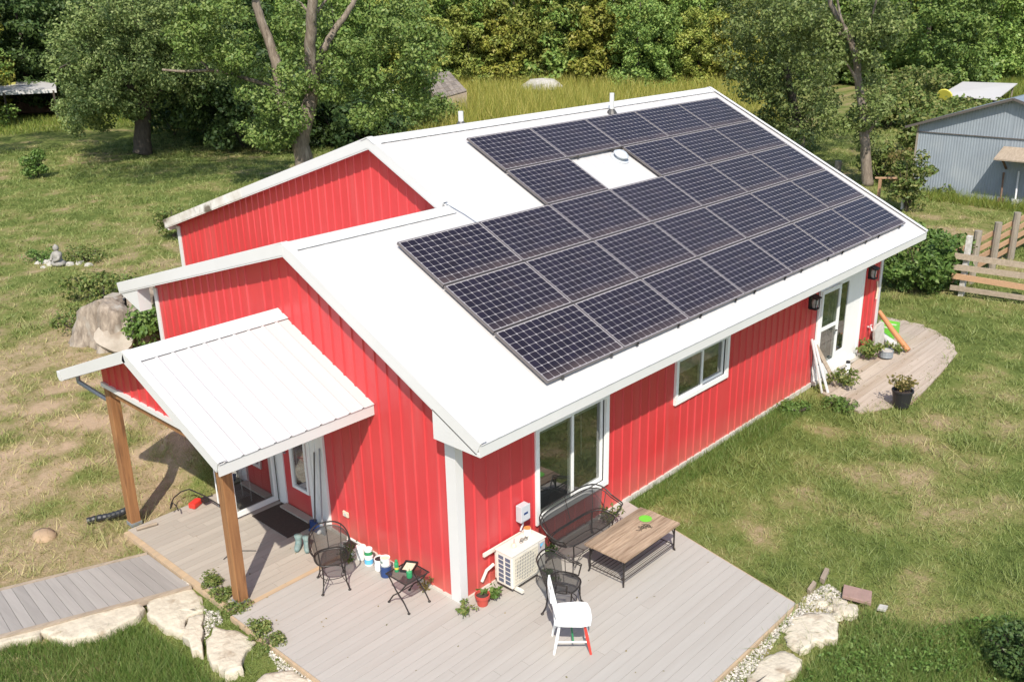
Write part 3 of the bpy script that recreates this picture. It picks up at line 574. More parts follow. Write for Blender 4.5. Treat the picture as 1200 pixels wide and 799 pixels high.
# ================================================================== SOLAR PANELS
PX, PY = 1.6583, 1.062; PW, PH = 1.650, 1.042
def roofpt(x, y, up): return V3((x, y, zr(y))) + SN * up
RT = Matrix.Rotation(TH, 4, 'X')
fr = MB(); t = .013
for a, b_ in (((0, 0, -.04), (PW, t, 0)), ((0, PH - t, -.04), (PW, PH, 0)), ((0, t, -.04), (t, PH - t, 0)), ((PW - t, t, -.04), (PW, PH - t, 0))): fr.b2(a, b_)
ce = MB(); cw, ch = (PW - 2 * t - .024) / 12, (PH - 2 * t - .02) / 8; g = .0028; cf = .012
for i in range(12):
    for j in range(8):
        x0, x1 = t + .012 + i * cw + g, t + .012 + (i + 1) * cw - g; y0, y1 = t + .01 + j * ch + g, t + .01 + (j + 1) * ch - g; z = -.0035
        ce.add([(x0 + cf, y0, z), (x1 - cf, y0, z), (x1, y0 + cf, z), (x1, y1 - cf, z), (x1 - cf, y1, z), (x0 + cf, y1, z), (x0, y1 - cf, z), (x0, y0 + cf, z)], [tuple(range(8))])
bs = MB().b2((t, t, -.03), (PW - t, PH - t, -.0045))
proto = None
ordc = ['first', 'second', 'third', 'fourth', 'fifth', 'sixth', 'seventh']; rown = ['lowest row nearest the eave', 'second row up from the eave', 'middle row', 'second row down from the ridge', 'top row under the ridge']
rail_done = []
for r in range(5):
    n = 0
    for c in range(7):
        if r >= 3 and c < 2: continue
        if r == 3 and c == 3: continue
        n += 1
        lab = 'dark solar panel, %s from the left in the %s' % (ordc[n - 1], rown[r])
        if proto is None:
            proto = thing('solar_panel', lab, 'solar panel', group='solar panels on the white roof')
            fr.build('frame', 'alframe', proto); bs.build('backsheet', 'backsheet', proto); ce.build('cells', 'cell', proto); o = proto
        else: o = copy_tree(proto); o['label'] = lab
        p = V3((1.2926 + c * PX, -.4232, 2.872)) + SV * (r * PY)
        o.location = p; o.rotation_euler = (TH, 0, 0)
        for sx in (.3, 1.35):
            if r == 0: MB().b2((sx, -.022, -.07), (sx + .035, .0, -.02)).build('clamp', 'darkmetal', o)
            MB().b2((sx, .05, -.097), (sx + .05, PH - .05, -.042)).build('rail', 'darkmetal', o)
# ================================================================== ENTRY PORCH
porch = thing('entry_porch', 'small white gabled metal porch roof on two cedar posts at the entry', 'porch', (-1.9, 3.7, 0))
def pw(mb, name, mat, parent=porch, **k):           # geometry given in scene coordinates, stored relative to the porch
    o = porch.location; mb.v = [(a - o.x, b - o.y, c - o.z) for a, b, c in mb.v]; return mb.build(name, mat, parent, **k)
PYR, PZR = 3.64, 3.325; PR, PZE = 1.57, 2.44; PL, PZL = 5.87, 2.49
def pr(y): return PZR + (y - PYR) * (PZE - PZR) / (PR - PYR) if y < PYR else PZR + (y - PYR) * (PZL - PZR) / (PL - PYR)
def slope(x0, x1, y1, z1):
    Lv = V3((0, y1 - PYR, z1 - PZR)); n = V3((0, -Lv.z, Lv.y)).normalized(); n = n if n.z > 0 else -n; ln = Lv.length
    return ribs((0, PYR, PZR), X_, Lv.normalized(), n, x0, x1, c_(0), c_(ln + .03), pitch=.2286, h=.017, w=.022, s=.018, phase=.03)
q = slope(-2.345, -.003, PR, PZE); r_ = slope(-2.345, -.003, PL, PZL); q.add(r_.v, r_.f); pw(q, 'roof_sheet', 'roof')
m = MB(); m.prism([(-2.335, PR + .02, pr(PR + .02) - .012), (-.003, PR + .02, pr(PR + .02) - .012), (-.003, PYR, PZR - .012), (-2.335, PYR, PZR - .012)], (0, 0, -.09)); m.prism([(-2.335, PL - .02, pr(PL - .02) - .012), (-2.335, PYR, PZR - .012), (-.003, PYR, PZR - .012), (-.003, PL - .02, pr(PL - .02) - .012)], (0, 0, -.09)); pw(m, 'soffit', 'soffit')
m = MB()
for (ya, yb) in ((PYR - .24, PYR), (PYR, PYR + .24)): m.prism([(-2.36, ya, pr(ya) + .026), (-.004, ya, pr(ya) + .026), (-.004, yb, pr(yb) + .026), (-2.36, yb, pr(yb) + .026)], (0, 0, .004))
pw(m, 'ridge_cap', 'white')
for (y1, z1) in ((PR - .02, pr(PR - .02)), (PL + .02, pr(PL + .02))):
    A, B = V3((-2.355, PYR, PZR)), V3((-2.355, y1, z1)); n = V3((0, -(B - A).z, (B - A).y)).normalized(); n = n if n.z > 0 else -n
    m = MB(); m.beam(A - n * .045, B - n * .045, .022, .15); m.beam(A + n * .032 + X_ * .05, B + n * .032 + X_ * .05, .10, .006); pw(m, 'rake_trim', 'white')
m = MB(); m.b2((-2.35, PR - .012, PZE - .17), (-.004, PR + .012, PZE - .02)); pw(m, 'fascia', 'white')
m = MB(); m.prism([(-2.36, PL + .03, PZL - .03), (-2.36, PL + .15, PZL - .02), (-2.36, PL + .15, PZL - .10), (-2.36, PL + .11, PZL - .15), (-2.36, PL + .03, PZL - .15)], (2.34, 0, 0)); pw(m, 'gutter', 'white')
gp = ribs((-1.98, 0, 0), Y_, Z_, -X_, 2.25, 5.36, c_(2.36), lambda y: pr(y) - .10, extra=(PYR,)); gpo = pw(gp, 'gable_panel', 'red')
m = MB(); m.b2((-2.02, 2.2, 2.30), (-1.96, 5.36, 2.365)); pw(m, 'trim', 'white', gpo)
m = MB(); m.b2((-1.95, 2.12, 2.16), (-1.85, 5.36, 2.34)); pw(m, 'beam', 'post')
for ys in (2.1, 5.28):
    m = MB(); m.b2((-1.845, ys, 2.17), (-.01, ys + .1, 2.3)); pw(m, 'side_beam', 'post')
for (x, y, z) in ((-1.93, 2.25, 2.33), (-1.91, 5.29, 2.33)):
    m = MB(); m.b2((x - .075, y - .075, -.02), (x + .075, y + .075, z)); pp = pw(m, 'post', 'post', bevel=.008)
    m = MB(); m.b2((x - .085, y - .085, -.02), (x + .085, y + .085, .035)); pw(m, 'base_bracket', 'galv', pp)
m = MB(); m.tube([(-2.1, PL + .08, 2.35), (-2.1, PL + .07, 2.24), (-1.86, 5.5, 1.96), (-1.84, 5.47, 1.8), (-1.84, 5.47, .12)], .036, 8); pw(m, 'downspout', 'galv')
# flexible black drain at the post foot
m = MB(); P = [(-1.84, 5.48, .16), (-1.98, 5.58, .09), (-2.10, 5.72, .03), (-2.24, 5.86, .0), (-2.42, 5.92, -.01)]
pts = []
for i in range(4):
    for k in range(5): pts.append(V3(P[i]).lerp(V3(P[i + 1]), k / 5))
m.tube(pts, [.05 if i % 2 else .058 for i in range(len(pts))], 10); tag(m.build('drain_hose', 'black'), 'black corrugated drain hose curling at the foot of the far cedar post', 'hose')

# ================================================================== DECK FURNITURE AND SMALL THINGS
mm = bpy.data.materials.new('perforated_black_mesh'); mm.use_nodes = True; nt = mm.node_tree; N = nt.nodes; L = nt.links
b = N['Principled BSDF']; b.inputs['Base Color'].default_value = (.03, .027, .025, 1); b.inputs['Roughness'].default_value = .5
tr = N.new('ShaderNodeBsdfTransparent'); mx = N.new('ShaderNodeMixShader'); mx.inputs[0].default_value = .30; L.new(b.outputs[0], mx.inputs[1]); L.new(tr.outputs[0], mx.inputs[2]); L.new(mx.outputs[0], N['Material Output'].inputs[0]); MT['mesh'] = mm
def iron_seat(name, label, cat, loc, rz, w=.44, d=.42, sh=.42, bh=.36, group=None, EX=.75, RP=.8):
    t = thing(name, label, cat, loc, rz, group); a, b_ = d / 2, w / 2
    def se(ph, k=1.0, ex=EX):
        c, s = math.cos(ph), math.sin(ph); return V3((a * k * math.copysign(abs(c) ** ex, c), b_ * k * math.copysign(abs(s) ** ex, s), 0))
    ring = [se(2 * math.pi * i / 28) + V3((0, 0, sh)) for i in range(28)]
    st = MB().tube(ring, .011, 6, closed=True).build('seat_rim', 'iron', t)
    m = MB(); m.add([p + V3((0, 0, -.006)) for p in ring], [tuple(range(28))]); m.build('seat_mesh', 'mesh', t)
    # barrel back: rim sweeping from arm to arm round the rear
    A = [math.radians(v) for v in np.linspace(62, 298, 25)]
    def rimz(ph): return sh + .17 + (bh - .17) * max(0, -math.cos(ph)) ** RP
    top = [se(p, 1.26) + V3((-.07 * max(0, -math.cos(p)), 0, rimz(p))) for p in A]; low = [se(p, 1.05) + V3((0, 0, sh + .015)) for p in A]
    mid = [l.lerp(u, .86) for l, u in zip(low, top)]
    m = MB(); m.tube([low[0]] + top + [low[-1]], .011, 6); m.tube(mid, .008, 5); m.tube(low, .008, 5)
    for i in range(4, 21, 4): m.tube([low[i], mid[i], top[i]], .006, 5)
    m.build('back_frame', 'iron', t)
    m = MB(); k = range(5, 20); m.add([low[i] for i in k] + [mid[i] for i in k], [(i, i + 1, i + 16, i + 15) for i in range(14)]); m.build('back_mesh', 'mesh', t)
    for sx in (-1, 1):
        for sy in (-1, 1):
            p = se(math.atan2(sy * .8, sx)) ; top_ = V3((p.x, p.y, sh)); f = V3((p.x * 1.28 , p.y * 1.18, 0)); m = MB()
            m.tube([top_, V3((p.x * .92, p.y * .94, sh * .6)), V3((p.x * 1.05, p.y * 1.02, sh * .25)), f + V3((0, 0, .012))], .010, 6); m.lathe([(.022, 0), (.022, .012), (.012, .02)], 8, f); m.build('leg', 'iron', t)
    m = MB(); m.tube([se(2 * math.pi * i / 20, .78) + V3((0, 0, sh * .42)) for i in range(20)], .006, 5, closed=True)
    for sy in (-1, 1): m.tube([(a * .8, sy * b_ * .75, sh * .95), (a * .95, sy * b_ * .4, sh * .6), (a * .85, sy * b_ * .55, sh * .4), (a * 1.0, sy * b_ * .8, sh * .2)], .005, 5)
    m.build('stretcher', 'iron', t)
    return t
iron_seat('mesh_chair', 'black wrought iron mesh chair facing out beside the door mat', 'chair', (-.86, 1.63, .002), math.radians(-118), group='black iron mesh chairs on the deck')
iron_seat('mesh_chair', 'black wrought iron mesh chair behind the white wooden chair', 'chair', (.76, -1.13, .002), math.radians(-72), group='black iron mesh chairs on the deck')
iron_seat('mesh_bench', 'long black wrought iron mesh bench under the tall window', 'bench', (1.98, -.47, .002), math.radians(-90), w=1.14, d=.44, bh=.38, EX=.5, RP=.45)
# coffee table
t = thing('coffee_table', 'low table with weathered plank top and black iron base', 'table', (2.30, -1.11, .002), 0)
for k in range(5):
    yy = -.345 + k * .138; m = MB(); m.b2((-.66 + random.uniform(-.006, .006), yy + .002, .42), (.66 + random.uniform(-.006, .006), yy + .135, .45 + random.uniform(-.002, .002))); m.build('plank', 'tablewood', t)
for sx in (-.6, .6):
    for sy in (-.29, .29):
        m = MB(); m.tube([(sx, sy, .415), (sx, sy, .04), (sx * 1.03, sy * 1.04, .005)], .013, 6); m.tube([(sx, sy, .24), (sx * .93, sy, .34), (sx * .82, sy, .41)], .009, 5); m.tube([(sx, sy, .24), (sx, sy * .86, .34), (sx, sy * .62, .41)], .009, 5); m.build('leg', 'iron', t)
m = MB()
for sy in (-.29, .29): m.tube([(-.6, sy, .10), (.6, sy, .10)], .008, 5); m.tube([(-.6, sy, .40), (.6, sy, .40)], .009, 5)
for sx in (-.6, .6): m.tube([(sx, -.29, .10), (sx, .29, .10)], .008, 5); m.tube([(sx, -.29, .40), (sx, .29, .40)], .009, 5)
m.build('apron', 'iron', t)
m = MB()
for k in range(9): m.tube([(-.6, -.24 + k * .06, .10), (.6, -.24 + k * .06, .10)], .005, 4)
m.build('lower_shelf', 'iron', t)
m = MB(); m.lathe([(.085, 0), (.095, .006), (.08, .008)], 20, (2.72, -1.02, .454)); tag(m.build('lid', 'lime'), 'lime green plastic lid lying on the plank table', 'lid')
m = MB()
for k in range(30):
    p = V3((2.52 + random.gauss(0, .055), -1.14 + random.gauss(0, .04), .456)); d = V3((random.uniform(-1, 1), random.uniform(-1, 1), .15)).normalized() * .03; m.tube([p - d, p + d], .004, 4)
tag(m.build('twig_pile', 'darkbark'), 'small dark pile of twigs on the plank table', 'twigs')
# white painted chair
t = thing('wooden_chair', 'white painted wooden chair with one red leg and green stripe', 'chair', (.29, -1.64, .002), math.radians(-46))
m = MB(); o8 = [(a * 1.12, b_ * 1.14) for a, b_ in [(-.19, -.17), (-.10, -.20), (.10, -.215), (.20, -.19), (.225, -.08), (.225, .08), (.20, .19), (.10, .215), (-.10, .20), (-.19, .17)]]
m.prism([(a, b_, .425) for a, b_ in o8], (0, 0, .032)); m.build('seat', 'chairwhite', t, bevel=.008)
for (a, b_, mt, lab) in ((.15, -.14, 'redpaint', 'red painted front leg'), (.15, .14, 'chairwhite', None), (-.14, -.13, 'chairwhite', None), (-.14, .13, 'chairwhite', None)):
    m = MB(); m.tube([(a, b_, .425), (a * 1.25, b_ * 1.18, .22), (a * 1.55, b_ * 1.42, 0)], [.014, .021, .014], 8); tag(m.build('leg', mt, t), lab)
for sy in (-1, 1): MB().tube([(.185, sy * .165, .16), (-.175, sy * .155, .16)], .012, 6).build('stretcher', 'chairwhite', t)
MB().tube([(.02, -.16, .16), (.02, .16, .16)], .012, 6).build('stretcher', 'greenpaint', t); MB().tube([(.17, -.16, .22), (.17, .16, .22)], .012, 6).build('stretcher', 'chairwhite', t)
for sy in (-1, 1): MB().tube([(-.165, sy * .16, .45), (-.205, sy * .18, .63), (-.25, sy * .19, .86)], [.017, .016, .014], 8).build('back_post', 'chairwhite', t)
m = MB(); m.add([V3((-.25 - .03 * math.cos(y / .2 * 1.3) + dx, y, z)) for z in (.75, .88) for dx in (0, .02) for y in np.linspace(-.2, .2, 9)], [])
n9 = 9; F = []
for i in range(8): F += [(i, i + 1, 18 + i + 1, 18 + i), (9 + i, 27 + i, 27 + i + 1, 9 + i + 1), (18 + i, 19 + i, 28 + i, 27 + i), (i, 9 + i, 10 + i, i + 1)]
F += [(0, 18, 27, 9), (8, 17, 35, 26)]; m.f = F; m.build('top_rail', 'chairwhite', t)
for k, yy in enumerate((-.10, -.035, .035, .10)): MB().beam((-.175, yy * .9, .45), (-.258, yy, .78), .035, .012, up=(1, 0, 0)).build('slat', 'greenpaint' if k == 1 else 'chairwhite', t)
# folding side table with painting things
t = thing('side_table', 'small black mesh folding table with crossed legs by the corner', 'table', (-.45, .53, .002), math.radians(0))
m = MB(); m.tube([(-.2, -.2, .45), (.2, -.2, .45), (.2, .2, .45), (-.2, .2, .45)], .011, 6, closed=True); m.build('top_frame', 'iron', t); MB().quad((-.2, -.2, .447), (.2, -.2, .447), (.2, .2, .447), (-.2, .2, .447)).build('top_mesh', 'mesh', t)
for sx in (-.18, .18):
    for s in (-1, 1):
        m = MB(); m.tube([(sx, s * .19, .445), (sx, s * .04, .26), (sx, -s * .10, .15), (sx, -s * .2, .012)], .010, 6); m.lathe([(.02, 0), (.02, .012), (.011, .02)], 8, (sx, -s * .2, 0)); m.build('leg', 'iron', t)
m = MB(); m.tube([(-.18, 0, .23), (.18, 0, .23)], .007, 5); m.build('stretcher', 'iron', t)
def can(name, label, cat, loc, r, h, mat, band=None, lid=None, handle=True, taper=1.0, opening=None):
    t = thing(name, label, cat, loc); m = MB(); m.lathe([(r * taper, 0), (r * taper * 1.02, .004), (r, h - .006), (r * 1.05, h - .004), (r * 1.05, h), (r * .93, h), (r * .90, h - .012)], 18); m.build('body', mat, t, smooth=False)
    if band:
        rr = r * taper + (r - r * taper) * .4 + .0025; m = MB(); m.lathe([(rr, h * .18), (r + .0025, h * .72)], 18, caps=False); m.build('printed_band', band, t)
    if lid: MB().lathe([(r * 1.02, h - .002), (r * 1.02, h + .006), (r * .85, h + .008)], 18).build('lid', lid, t)
    if opening: MB().lathe([(r * .89, h - .014), (r * .88, h - .010)], 18).build('contents', opening, t)
    if handle: MB().tube([(r * 1.04, 0, h * .85), (r * 1.25, .02, h * .6), (r * 1.1, .05, h * .35), (0, r * 1.25, h * .3), (-r * 1.1, .05, h * .35), (-r * 1.25, .02, h * .6), (-r * 1.04, 0, h * .85)], .003, 4).build('handle', 'galv', t)
    return t
can('bucket', 'plain white plastic bucket beside the seed tray', 'bucket', (-.21, 1.84, .002), .075, .19, 'chairwhite', lid='chairwhite', taper=.85)
can('paint_can', 'blue labelled can under a green banded tub', 'paint can', (-.23, 1.64, .002), .062, .14, 'chairwhite', 'blue', lid='chairwhite')
can('paint_tub', 'white tub with dark green band standing on a blue can', 'paint tub', (-.23, 1.64, .152), .058, .10, 'chairwhite', 'greenpaint', lid='chairwhite', handle=False)
can('bucket', 'white bucket with dark contents between two pairs of cans', 'bucket', (-.20, 1.43, .002), .078, .17, 'chairwhite', opening='black')
can('paint_can', 'navy labelled can under a white tub', 'paint can', (-.25, 1.24, .002), .078, .17, 'navy', 'navy', lid='galv')
can('paint_tub', 'white tub with small print standing on the navy can', 'paint tub', (-.25, 1.24, .182), .066, .11, 'chairwhite', opening='cream', handle=False)
MB().b2((-.318, 1.22, .22), (-.312, 1.27, .26)).build('label', 'teal', [o for o in bpy.data.objects if o.name.startswith('paint_tub')][-1], loc=(.25, -1.24, -.182))
t = thing('seed_tray', 'white planting tray of dark soil against the red wall', 'tray', (-.16, 2.12, .002)); m = MB(); m.prism([(-.08, -.13, 0), (.08, -.13, 0), (.08, .13, 0), (-.08, .13, 0)], (0, 0, .01))
for a, b_ in (((-.10, -.15, .01), (-.085, .15, .10)), ((.085, -.15, .01), (.10, .15, .10)), ((-.085, -.15, .01), (.085, -.135, .10)), ((-.085, .135, .01), (.085, .15, .10))): m.b2(a, b_)
m.build('tray_box', 'chairwhite', t); MB().b2((-.084, -.134, .012), (.084, .134, .075)).build('soil', 'mat', t)
t = thing('spray_can', 'green and yellow spray can on the folding table', 'spray can', (-.52, .66, .454)); MB().lathe([(.028, 0), (.03, .01), (.03, .12), (.022, .14)], 14).build('body', 'greenpaint', t); MB().lathe([(.0305, .04), (.0305, .07)], 14, caps=False).build('printed_band', 'yellow', t); MB().lathe([(.02, .14), (.02, .17), (.012, .175)], 12).build('cap', 'greenpaint', t)
t = thing('paint_tray', 'black tray with tan paint on the folding table', 'paint tray', (-.36, .60, .454), .5); m = MB(); m.b2((-.11, -.08, 0), (.11, .08, .012))
for a, b_ in (((-.12, -.09, 0), (-.105, .09, .035)), ((.105, -.09, 0), (.12, .09, .035)), ((-.105, -.09, 0), (.105, -.075, .035)), ((-.105, .075, 0), (.105, .09, .035))): m.b2(a, b_)
m.build('tray_body', 'black', t); MB().b2((-.09, -.065, .012), (.09, .065, .018)).build('paint', 'cream', t)
t = thing('brush_jar', 'dark green jar with paint brushes on the folding table', 'jar', (-.50, .43, .454)); MB().lathe([(.035, 0), (.04, .02), (.04, .09), (.034, .10)], 14).build('jar_body', 'greenpaint', t)
for k in range(3): MB().tube([(.01 * k - .01, .01 * (k % 2), .06), (.03 * k - .03, .02 - .02 * k, .16)], [.005, .012], 6).build('brush', 'cream', t)
# air conditioner
ac = thing('air_conditioner', 'cream outdoor air conditioner on brackets below the grey switch box', 'air conditioner', (.89, -.27, .10))
m = MB(); m.b2((-.335, -.145, 0), (.335, .155, .50)); m.build('case', 'ac', ac, bevel=.012)
m = MB(); m.b2((-.345, -.155, .498), (.345, .16, .512)); m.build('top_cover', 'ac', ac, bevel=.004)
m = MB()
for k in range(15): m.b2((-.30 + k * .0325, -.166, .05), (-.293 + k * .0325, -.152, .46))
for k in range(9): m.b2((-.305, -.164, .05 + k * .05), (.17, -.156, .056 + k * .05))
m.build('fan_grille', 'acslat', ac); MB().lathe([(.2, 0), (.19, .004)], 32, (-.065, -.1472, .255), Matrix.Rotation(math.pi / 2, 3, 'X')).build('fan_opening', 'fin', ac)
for k in range(6):
    for c in (-1, 1): MB().b2((-.3385, -.005 + c * .062 - .045, .045 + k * .07), (-.3345, -.005 + c * .062 + .045, .097 + k * .07)).build('side_vent', 'fin', ac)
MB().b2((.19, -.149, .05), (.192, -.1455, .48)).build('seam', 'fin', ac)
m = MB(); m.prism([(.225, -.150, .37), (.30, -.150, .44), (.225, -.150, .44)], (0, .003, 0)); m.build('emblem', 'blue', ac); m = MB(); m.prism([(.225, -.151, .37), (.25, -.151, .395), (.225, -.151, .41)], (0, .003, 0)); m.build('emblem', 'navy', ac)
MB().b2((.205, -.1495, .30), (.32, -.1475, .46)).build('label', 'backsheet', ac)
for sx in (-.25, .22):
    m = MB(); m.b2((sx - .02, -.26, -.045), (sx + .02, .235, -.003)); m.b2((sx - .02, .21, -.045), (sx + .02, .236, .45)); m.build('bracket', 'ac', ac)
MB().b2((-.50, .205, .43), (.32, .235, .48)).build('wall_rail', 'ac', ac)
MB().tube([(-.33, .2, .25), (-.45, .22, .2), (-.52, .245, .05)], .022, 8).build('line_set', 'ac', ac)
can('small_paint_can', 'white can with orange lid on the air conditioner', 'paint can', (1.10, -.20, .613), .05, .10, 'chairwhite', lid='orange', handle=False)
t = thing('glass_jar', 'small pale glass jar with a stick in it on the air conditioner', 'jar', (.74, -.28, .613)); MB().lathe([(.03, 0), (.035, .02), (.028, .05), (.02, .06)], 12).build('jar_body', 'cream', t); MB().tube([(0, 0, .03), (.02, .01, .12)], .004, 5).build('stick', 'darkmetal', t)
m = MB()
for k in range(6): m.tube([(.90 + .03 * k + .03 * math.cos(q), -.27 + .02 * (k % 3) + .02 * math.sin(q), .617) for q in np.linspace(0, 5.5, 9)], .004, 4)
tag(m.build('chain', 'darkmetal'), 'dark tangled chain lying on the air conditioner', 'chain')
t = thing('switch_box', 'grey electrical switch box on the red wall above the air conditioner', 'switch box', (1.15, -.02, .76)); MB().b2((-.085, -.10, 0), (.085, 0, .25)).build('box_body', 'grey', t, bevel=.008); MB().b2((-.09, -.112, .02), (.09, -.10, .255)).build('cover', 'grey', t, bevel=.004); MB().b2((-.04, -.115, .12), (.04, -.112, .15)).build('label', 'navy', t); MB().tube([(.0, -.05, 0), (0, -.05, -.06), (-.05, -.05, -.14)], .014, 6).build('conduit', 'grey', t)
# plants
def leaf_tuft(mb_v, c, h, r, n, size): pass
def plant(name, label, cat, loc, h, r, n, size, mat='lf_weed', group=None, stems=7):
    t = thing(name, label, cat, loc, 0, group); m = MB(); cs = []
    for k in range(stems):
        a = random.uniform(0, 6.28); q = r * random.uniform(.3, 1); hh = h * random.uniform(.5, 1); p = [V3((0, 0, 0)), V3((q * .35 * math.cos(a), q * .35 * math.sin(a), hh * .6)), V3((q * math.cos(a), q * math.sin(a), hh))]
        m.tube(p, [.006, .004, .002], 4); j = max(2, n // stems)
        for i in range(j):
            f = random.uniform(.25, 1); b0 = p[0].lerp(p[1], f * 2) if f < .5 else p[1].lerp(p[2], f * 2 - 1); cs.append(b0 + V3((random.gauss(0, r * .14), random.gauss(0, r * .14), random.gauss(0, h * .06))))
    m.build('stem', 'lf_weed', t); npmesh('leaves', mat, leaf_quads(np.array(cs), size, .5), 4, t); return t
t = thing('flower_pot', 'red clay pot at the white corner trim', 'pot', (.16, -.24, .002)); MB().lathe([(.07, 0), (.085, .11), (.10, .112), (.104, .16), (.092, .16), (.085, .12)], 20).build('pot_body', 'terra', t); MB().lathe([(.088, .125), (.05, .132)], 16).build('soil', 'mat', t)
plant('potted_plant', 'green leafy plant growing beside the red pot', 'plant', (.33, -.27, .01), .22, .2, 160, .07, 'lf_shrub')
plant('weed', 'yellowish weed growing from the deck at the house corner', 'weed', (-.12, -.16, .0), .10, .20, 170, .05, 'lf_weed')
plant('potted_plant', 'bushy green plant behind the mesh chair by the red wall', 'plant', (-.42, 1.86, .0), .34, .2, 260, .05, 'lf_dark', stems=12)
plant('weed', 'dry weed under the folding table by the base trim', 'weed', (-.14, .55, .0), .22, .16, 70, .05, 'lf_dry')
plant('weed', 'green weed behind the mesh bench by the wall', 'weed', (1.55, -.22, .0), .35, .22, 150, .06, 'lf_dark'); plant('weed', 'leafy weed beside the iron chair near the air conditioner', 'weed', (1.12, -.62, .0), .25, .2, 120, .06, 'lf_shrub'); plant('weed', 'bright weed at the far end of the bench', 'weed', (2.85, -.25, -.02), .4, .25, 160, .06, 'lf_weed')
# entry clutter
MB().b2((-.60, 3.10, .003), (-.05, 4.06, .016)).build('door_mat', 'mat'); tag(bpy.data.objects['door_mat'], 'dark brown door mat in front of the red door', 'mat')
def boot(parent, x, y, rz, mat, s=1):
    R = Matrix.Rotation(rz, 3, 'Z'); m = MB(); prof = [((0, 0, .19), .062), ((0, 0, .13), .05), ((.01, 0, .07), .05), ((.06, 0, .045), .05), ((.12, 0, .035), .045), ((.17, 0, .03), .03)]
    m.tube([R @ (V3(p) * s) + V3((x, y, 0)) for p, r in prof], [r * s for p, r in prof], 10); return m.build('boot', mat, parent, smooth=True)
t = thing('rubber_boots', 'pair of pale teal boots standing on the porch deck', 'boots', (-.62, 2.72, .004)); boot(t, .0, .06, -2.4, 'teal'); boot(t, .06, -.06, -2.2, 'teal')
t = thing('shoes', 'dark blue and white shoes by the white door panel', 'shoes', (-.16, 2.98, .004)); boot(t, 0, .05, -2.9, 'navy', .7); boot(t, .02, -.10, -2.7, 'chairwhite', .7)
t = thing('broom', 'dark handled broom leaning on the white door panel', 'broom', (-.20, 2.95, .004)); MB().tube([(0, 0, .15), (.14, .05, 1.25)], .012, 6).build('handle', 'darkmetal', t); MB().box((-.01, 0, .08), (.04, .2, .16)).build('head', 'navy', t)
t = thing('garden_tool', 'grey long handled tool leaning on the white door panel', 'tool', (-.18, 2.80, .004)); MB().tube([(0, 0, .1), (.13, .07, 1.35)], .013, 6).build('handle', 'galv', t); MB().box((0, 0, .07), (.02, .12, .15)).build('blade', 'galv', t)
t = thing('wire_rack', 'white wire shelf rack behind the open storm door', 'rack', (-.55, 4.62, .004))
for sx in (-.22, .22):
    for sy in (-.13, .13): MB().tube([(sx, sy, 0), (sx, sy, 1.15)], .011, 6).build('upright', 'frame', t)
for z in (.12, .5, .85, 1.12):
    m = MB()
    for k in range(9): m.tube([(-.22, -.13 + k * .0325, z), (.22, -.13 + k * .0325, z)], .004, 4)
    m.build('shelf', 'frame', t)
m = MB(); hk = []
for k in range(15):
    a = math.radians(-40 + k * 22); r = .05 + .012 * k / 2; hk.append((-1.55 + r * math.cos(a) * .8, 5.0 + r * math.sin(a), .05))
P = [G(*q, .12) for q in ((209, 598), (207, 595), (203, 592), (200, 596), (200, 588), (203, 580), (212, 575), (222, 575), (240, 584), (256, 592), (275, 604))]
m.tube([V3((p.x, p.y, .12 + .05 * math.sin(i))) for i, p in enumerate(P)], .011, 6); m.box(P[8] + V3((0, 0, -.02)), (.09, .10, .07)); tag(m.build('hook_hanger', 'iron'), 'black curled iron plant hook beside the near cedar post', 'hook')
t = thing('red_can', 'small red plastic garden tool lying on the porch deck', 'tool', G(229, 593) + V3((0, 0, .004)), .5); m = MB(); m.prism([(-.11, -.06, 0), (.10, -.07, 0), (.13, 0, 0), (.10, .06, 0), (-.09, .07, 0)], (0, 0, .09)); m.build('body', 'redplastic', t, bevel=.02); MB().tube([(.1, 0, .06), (.2, -.08, .03), (.26, -.02, .02), (.34, -.10, .02), (.40, -.05, .02)], .008, 5).build('cable', 'iron', t)
m = MB(); m.tube([G(262, 655, .01), G(268, 650, .01), G(283, 645, .01), G(300, 645, .01)], .006, 5); tag(m.build('cord', 'black'), 'thin dark cord lying on the porch deck by the near post', 'cord')
m = MB(); m.tube([G(160, 620, .03), G(184, 613, .03)], .025, 6); tag(m.build('driftwood', 'oldboard'), 'grey wood offcut at the foot of the far cedar post', 'wood')
# back deck things
t = thing('planter_box', 'lime green planter box of soil on the back deck', 'planter', (13.75, .02, .0), .12); m = MB()
for a, b_ in (((-.30, -.2, 0), (-.28, .2, .27)), ((.28, -.2, 0), (.30, .2, .27)), ((-.28, -.2, 0), (.28, -.18, .27)), ((-.28, .18, 0), (.28, .2, .27)), ((-.02, -.18, 0), (.02, .18, .265))): m.b2(a, b_)
m.build('box_side', 'lime', t); MB().b2((-.275, -.175, .0), (.275, .175, .21)).build('soil', 'concrete', t)
m = MB(); m.tube([(13.25, .06, .70), (13.12, -.35, .36), (13.0, -.78, .03)], [.05, .06, .065], 12); tag(m.build('wood_pole', 'pole'), 'orange brown round pole leaning on the planter', 'pole')
m = MB(); m.tube([(13.35, .02, .14), (12.95, -.48, .10)], .085, 14); tag(m.build('white_pipe', 'white'), 'fat white pipe lying beside the slab', 'pipe')
m = MB(); m.prism([(12.55, -.18, -.01), (12.98, -.20, -.01), (12.98, -.15, .52), (12.90, -.14, .60), (12.66, -.13, .58), (12.55, -.12, .48)], (-.01, -.05, 0)); tag(m.build('stone_slab', 'stone'), 'pale grey slab leaning upright on the house corner', 'slab')
t = can('metal_bucket', 'grey galvanised bucket lying on the back deck', 'bucket', (12.42, -.52, .0), .15, .14, 'galv', opening='stone', handle=False)
